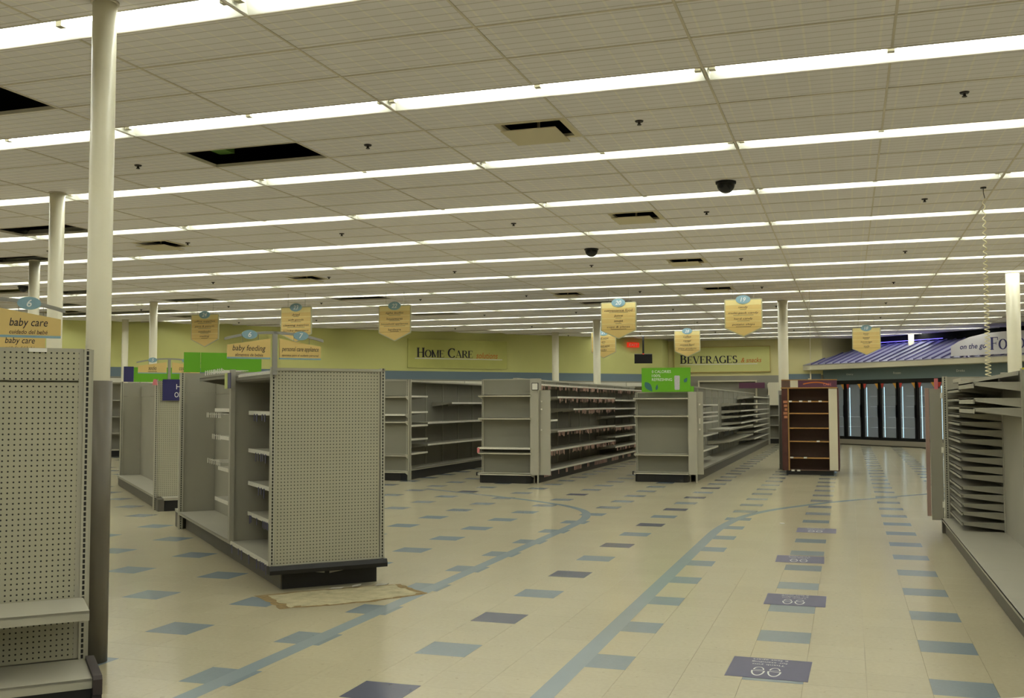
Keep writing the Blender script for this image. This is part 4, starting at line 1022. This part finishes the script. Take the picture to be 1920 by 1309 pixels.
U = Unit('food_canopy', 'blue-lit ribbed metal roof canopy with a cream fascia over the coolers', 'canopy', -45, -17.8, 22.6)
fl, fr_ = -22.65, -12.6; FV, zb, zt_ = 21.3, 2.585, 2.77; RVc, RZ = 23.2, 3.46; HU = fl+1.25
U.box('fascia', 'fascia', fl, fr_, FV, FV+.06, zb, zt_); U.box('soffit', 'fascia', fl, fr_, FV+.06, CV-.05, zb, zb+.03); U.box('fascia_end', 'fascia', fl, fl+.05, FV+.06, RVc, zb, zt_)
def rz(v): return zt_+(v-FV)*(RZ-zt_)/(RVc-FV)
U.plain('roof_sheet', 'roof_metal', MB().add([(fl, FV, zt_), (fr_, FV, zt_), (fr_, RVc, RZ), (HU, RVc, RZ), (fl, FV, zt_-.03), (fr_, FV, zt_-.03), (fr_, RVc, RZ-.03), (HU, RVc, RZ-.03)], [[0,1,2,3], [7,6,5,4], [0,4,5,1], [1,5,6,2], [2,6,7,3], [3,7,4,0]]))
U.plain('roof_hip', 'roof_metal', MB().add([(fl, FV, zt_), (HU, RVc, RZ), (fl, RVc, zt_), (fl, FV, zt_-.03), (HU, RVc, RZ-.03), (fl, RVc, zt_-.03)], [[0,1,2], [5,4,3], [0,3,4,1], [1,4,5,2], [2,5,3,0]]))
uu = fl+.06
while uu < fr_-.06:
    ve = RVc if uu >= HU else FV+(RVc-FV)*(uu-fl)/(HU-fl)
    if ve > FV+.1:
        U.plain('roof_rib', 'roof_rib', MB().prism([(FV-.01, zt_-.0), (ve, rz(ve)), (ve, rz(ve)+.035), (FV-.01, zt_+.04)], 'x', uu, uu+.05))
    uu += .345
U.box('bulkhead', 'black_matt', HU-.1, fr_, RVc+.005, RVc+.08, zt_, TOP)
U.box('neon_tube', 'neon_blue', -20.9, -18.2, RVc-.06, RVc-.045, RZ+.05, RZ+.065)
for uu in (-20.8, -19.5, -18.3): U.box('neon_bracket', 'roof_rib', uu, uu+.03, RVc-.05, RVc+.01, RZ+.06, RZ+.075)
for uu in (-22.0, -19.0, -16.0): U.box('wall_support', 'cooler_panel', uu, uu+.06, CV+1.0, CV+1.1, 0, rz(CV+1.0)-.02)
arch = [(-16.31, 2.81), (-12.7, 2.81), (-12.7, 3.38), (-13.4, 3.42), (-14.2, 3.445), (-14.57, 3.445), (-15.09, 3.43), (-15.64, 3.35), (-16.02, 3.25), (-16.31, 3.11)]
mq = U.plain('marquee', 'marquee', MB().prism(arch, 'y', FV-.05, FV-.005)); mq['label'] = 'pale arched sign lettered on the go food'
text('lettering', 'on the go', 'ink_navy', mq, .9, .2, lambda a, b_: (-15.53+a-U.u, FV-.053-U.v, 3.055+b_), .2, .012)
serif('lettering', 'Food', 'ink_navy', mq, .36, .29, -14.95-U.u, 2.94, lambda x, z: (x, FV-.053-U.v, z))
for uu in (-15.8, -13.4): U.box('marquee_leg', 'roof_rib', uu, uu+.04, FV-.04, FV-.0, 2.76, 2.83)
# curled pale sheet at the foot of the shelving
cl = MB(); nq = 10
P_ = [(1.20+.30*q/nq, -1.2+.16*(q/nq)**1.5, .004+.03*(q/nq)**2) for q in range(nq+1)]
for (ax, ay, az), (bx_, by_, bz) in zip(P_[:-1], P_[1:]): cl.add([(ax, ay, az), (bx_, by_, bz), (bx_+.02, by_-.28, .002), (ax+.02, ay-.28, .002)], [[0, 3, 2, 1]])
o = cl.build('plastic_sheet', 'rail_white'); tag(o, 'curled pale plastic sheet on the floor beside the long empty deck', 'sheet')
# smudges on the floor
o = MB().prism([(.03*math.cos(q*.9), .02*math.sin(q*.9)) for q in range(7)], 'z', 0, .006).build('paper_scrap', 'tag_white'); o.location = (-.22, 5.91, .0); tag(o, 'tiny white paper scrap lying on the open floor by the curved stripe', 'litter')
for x, y, r_ in ((-3.25, .42, .3), (-3.12, .55, 1.1), (-2.98, .66, .5)):
    o = MB().prism([(0, 0), (.09, .01), (.11, .03), (.02, .025)], 'z', .0, .004).build('torn_scrap', 'scrap'); o.location = (x, y, .004); o.rotation_euler = (.35, 0, r_); tag(o, 'torn pale scrap lying on the floor patch under the black base', 'litter', 'scraps by the floor patch')
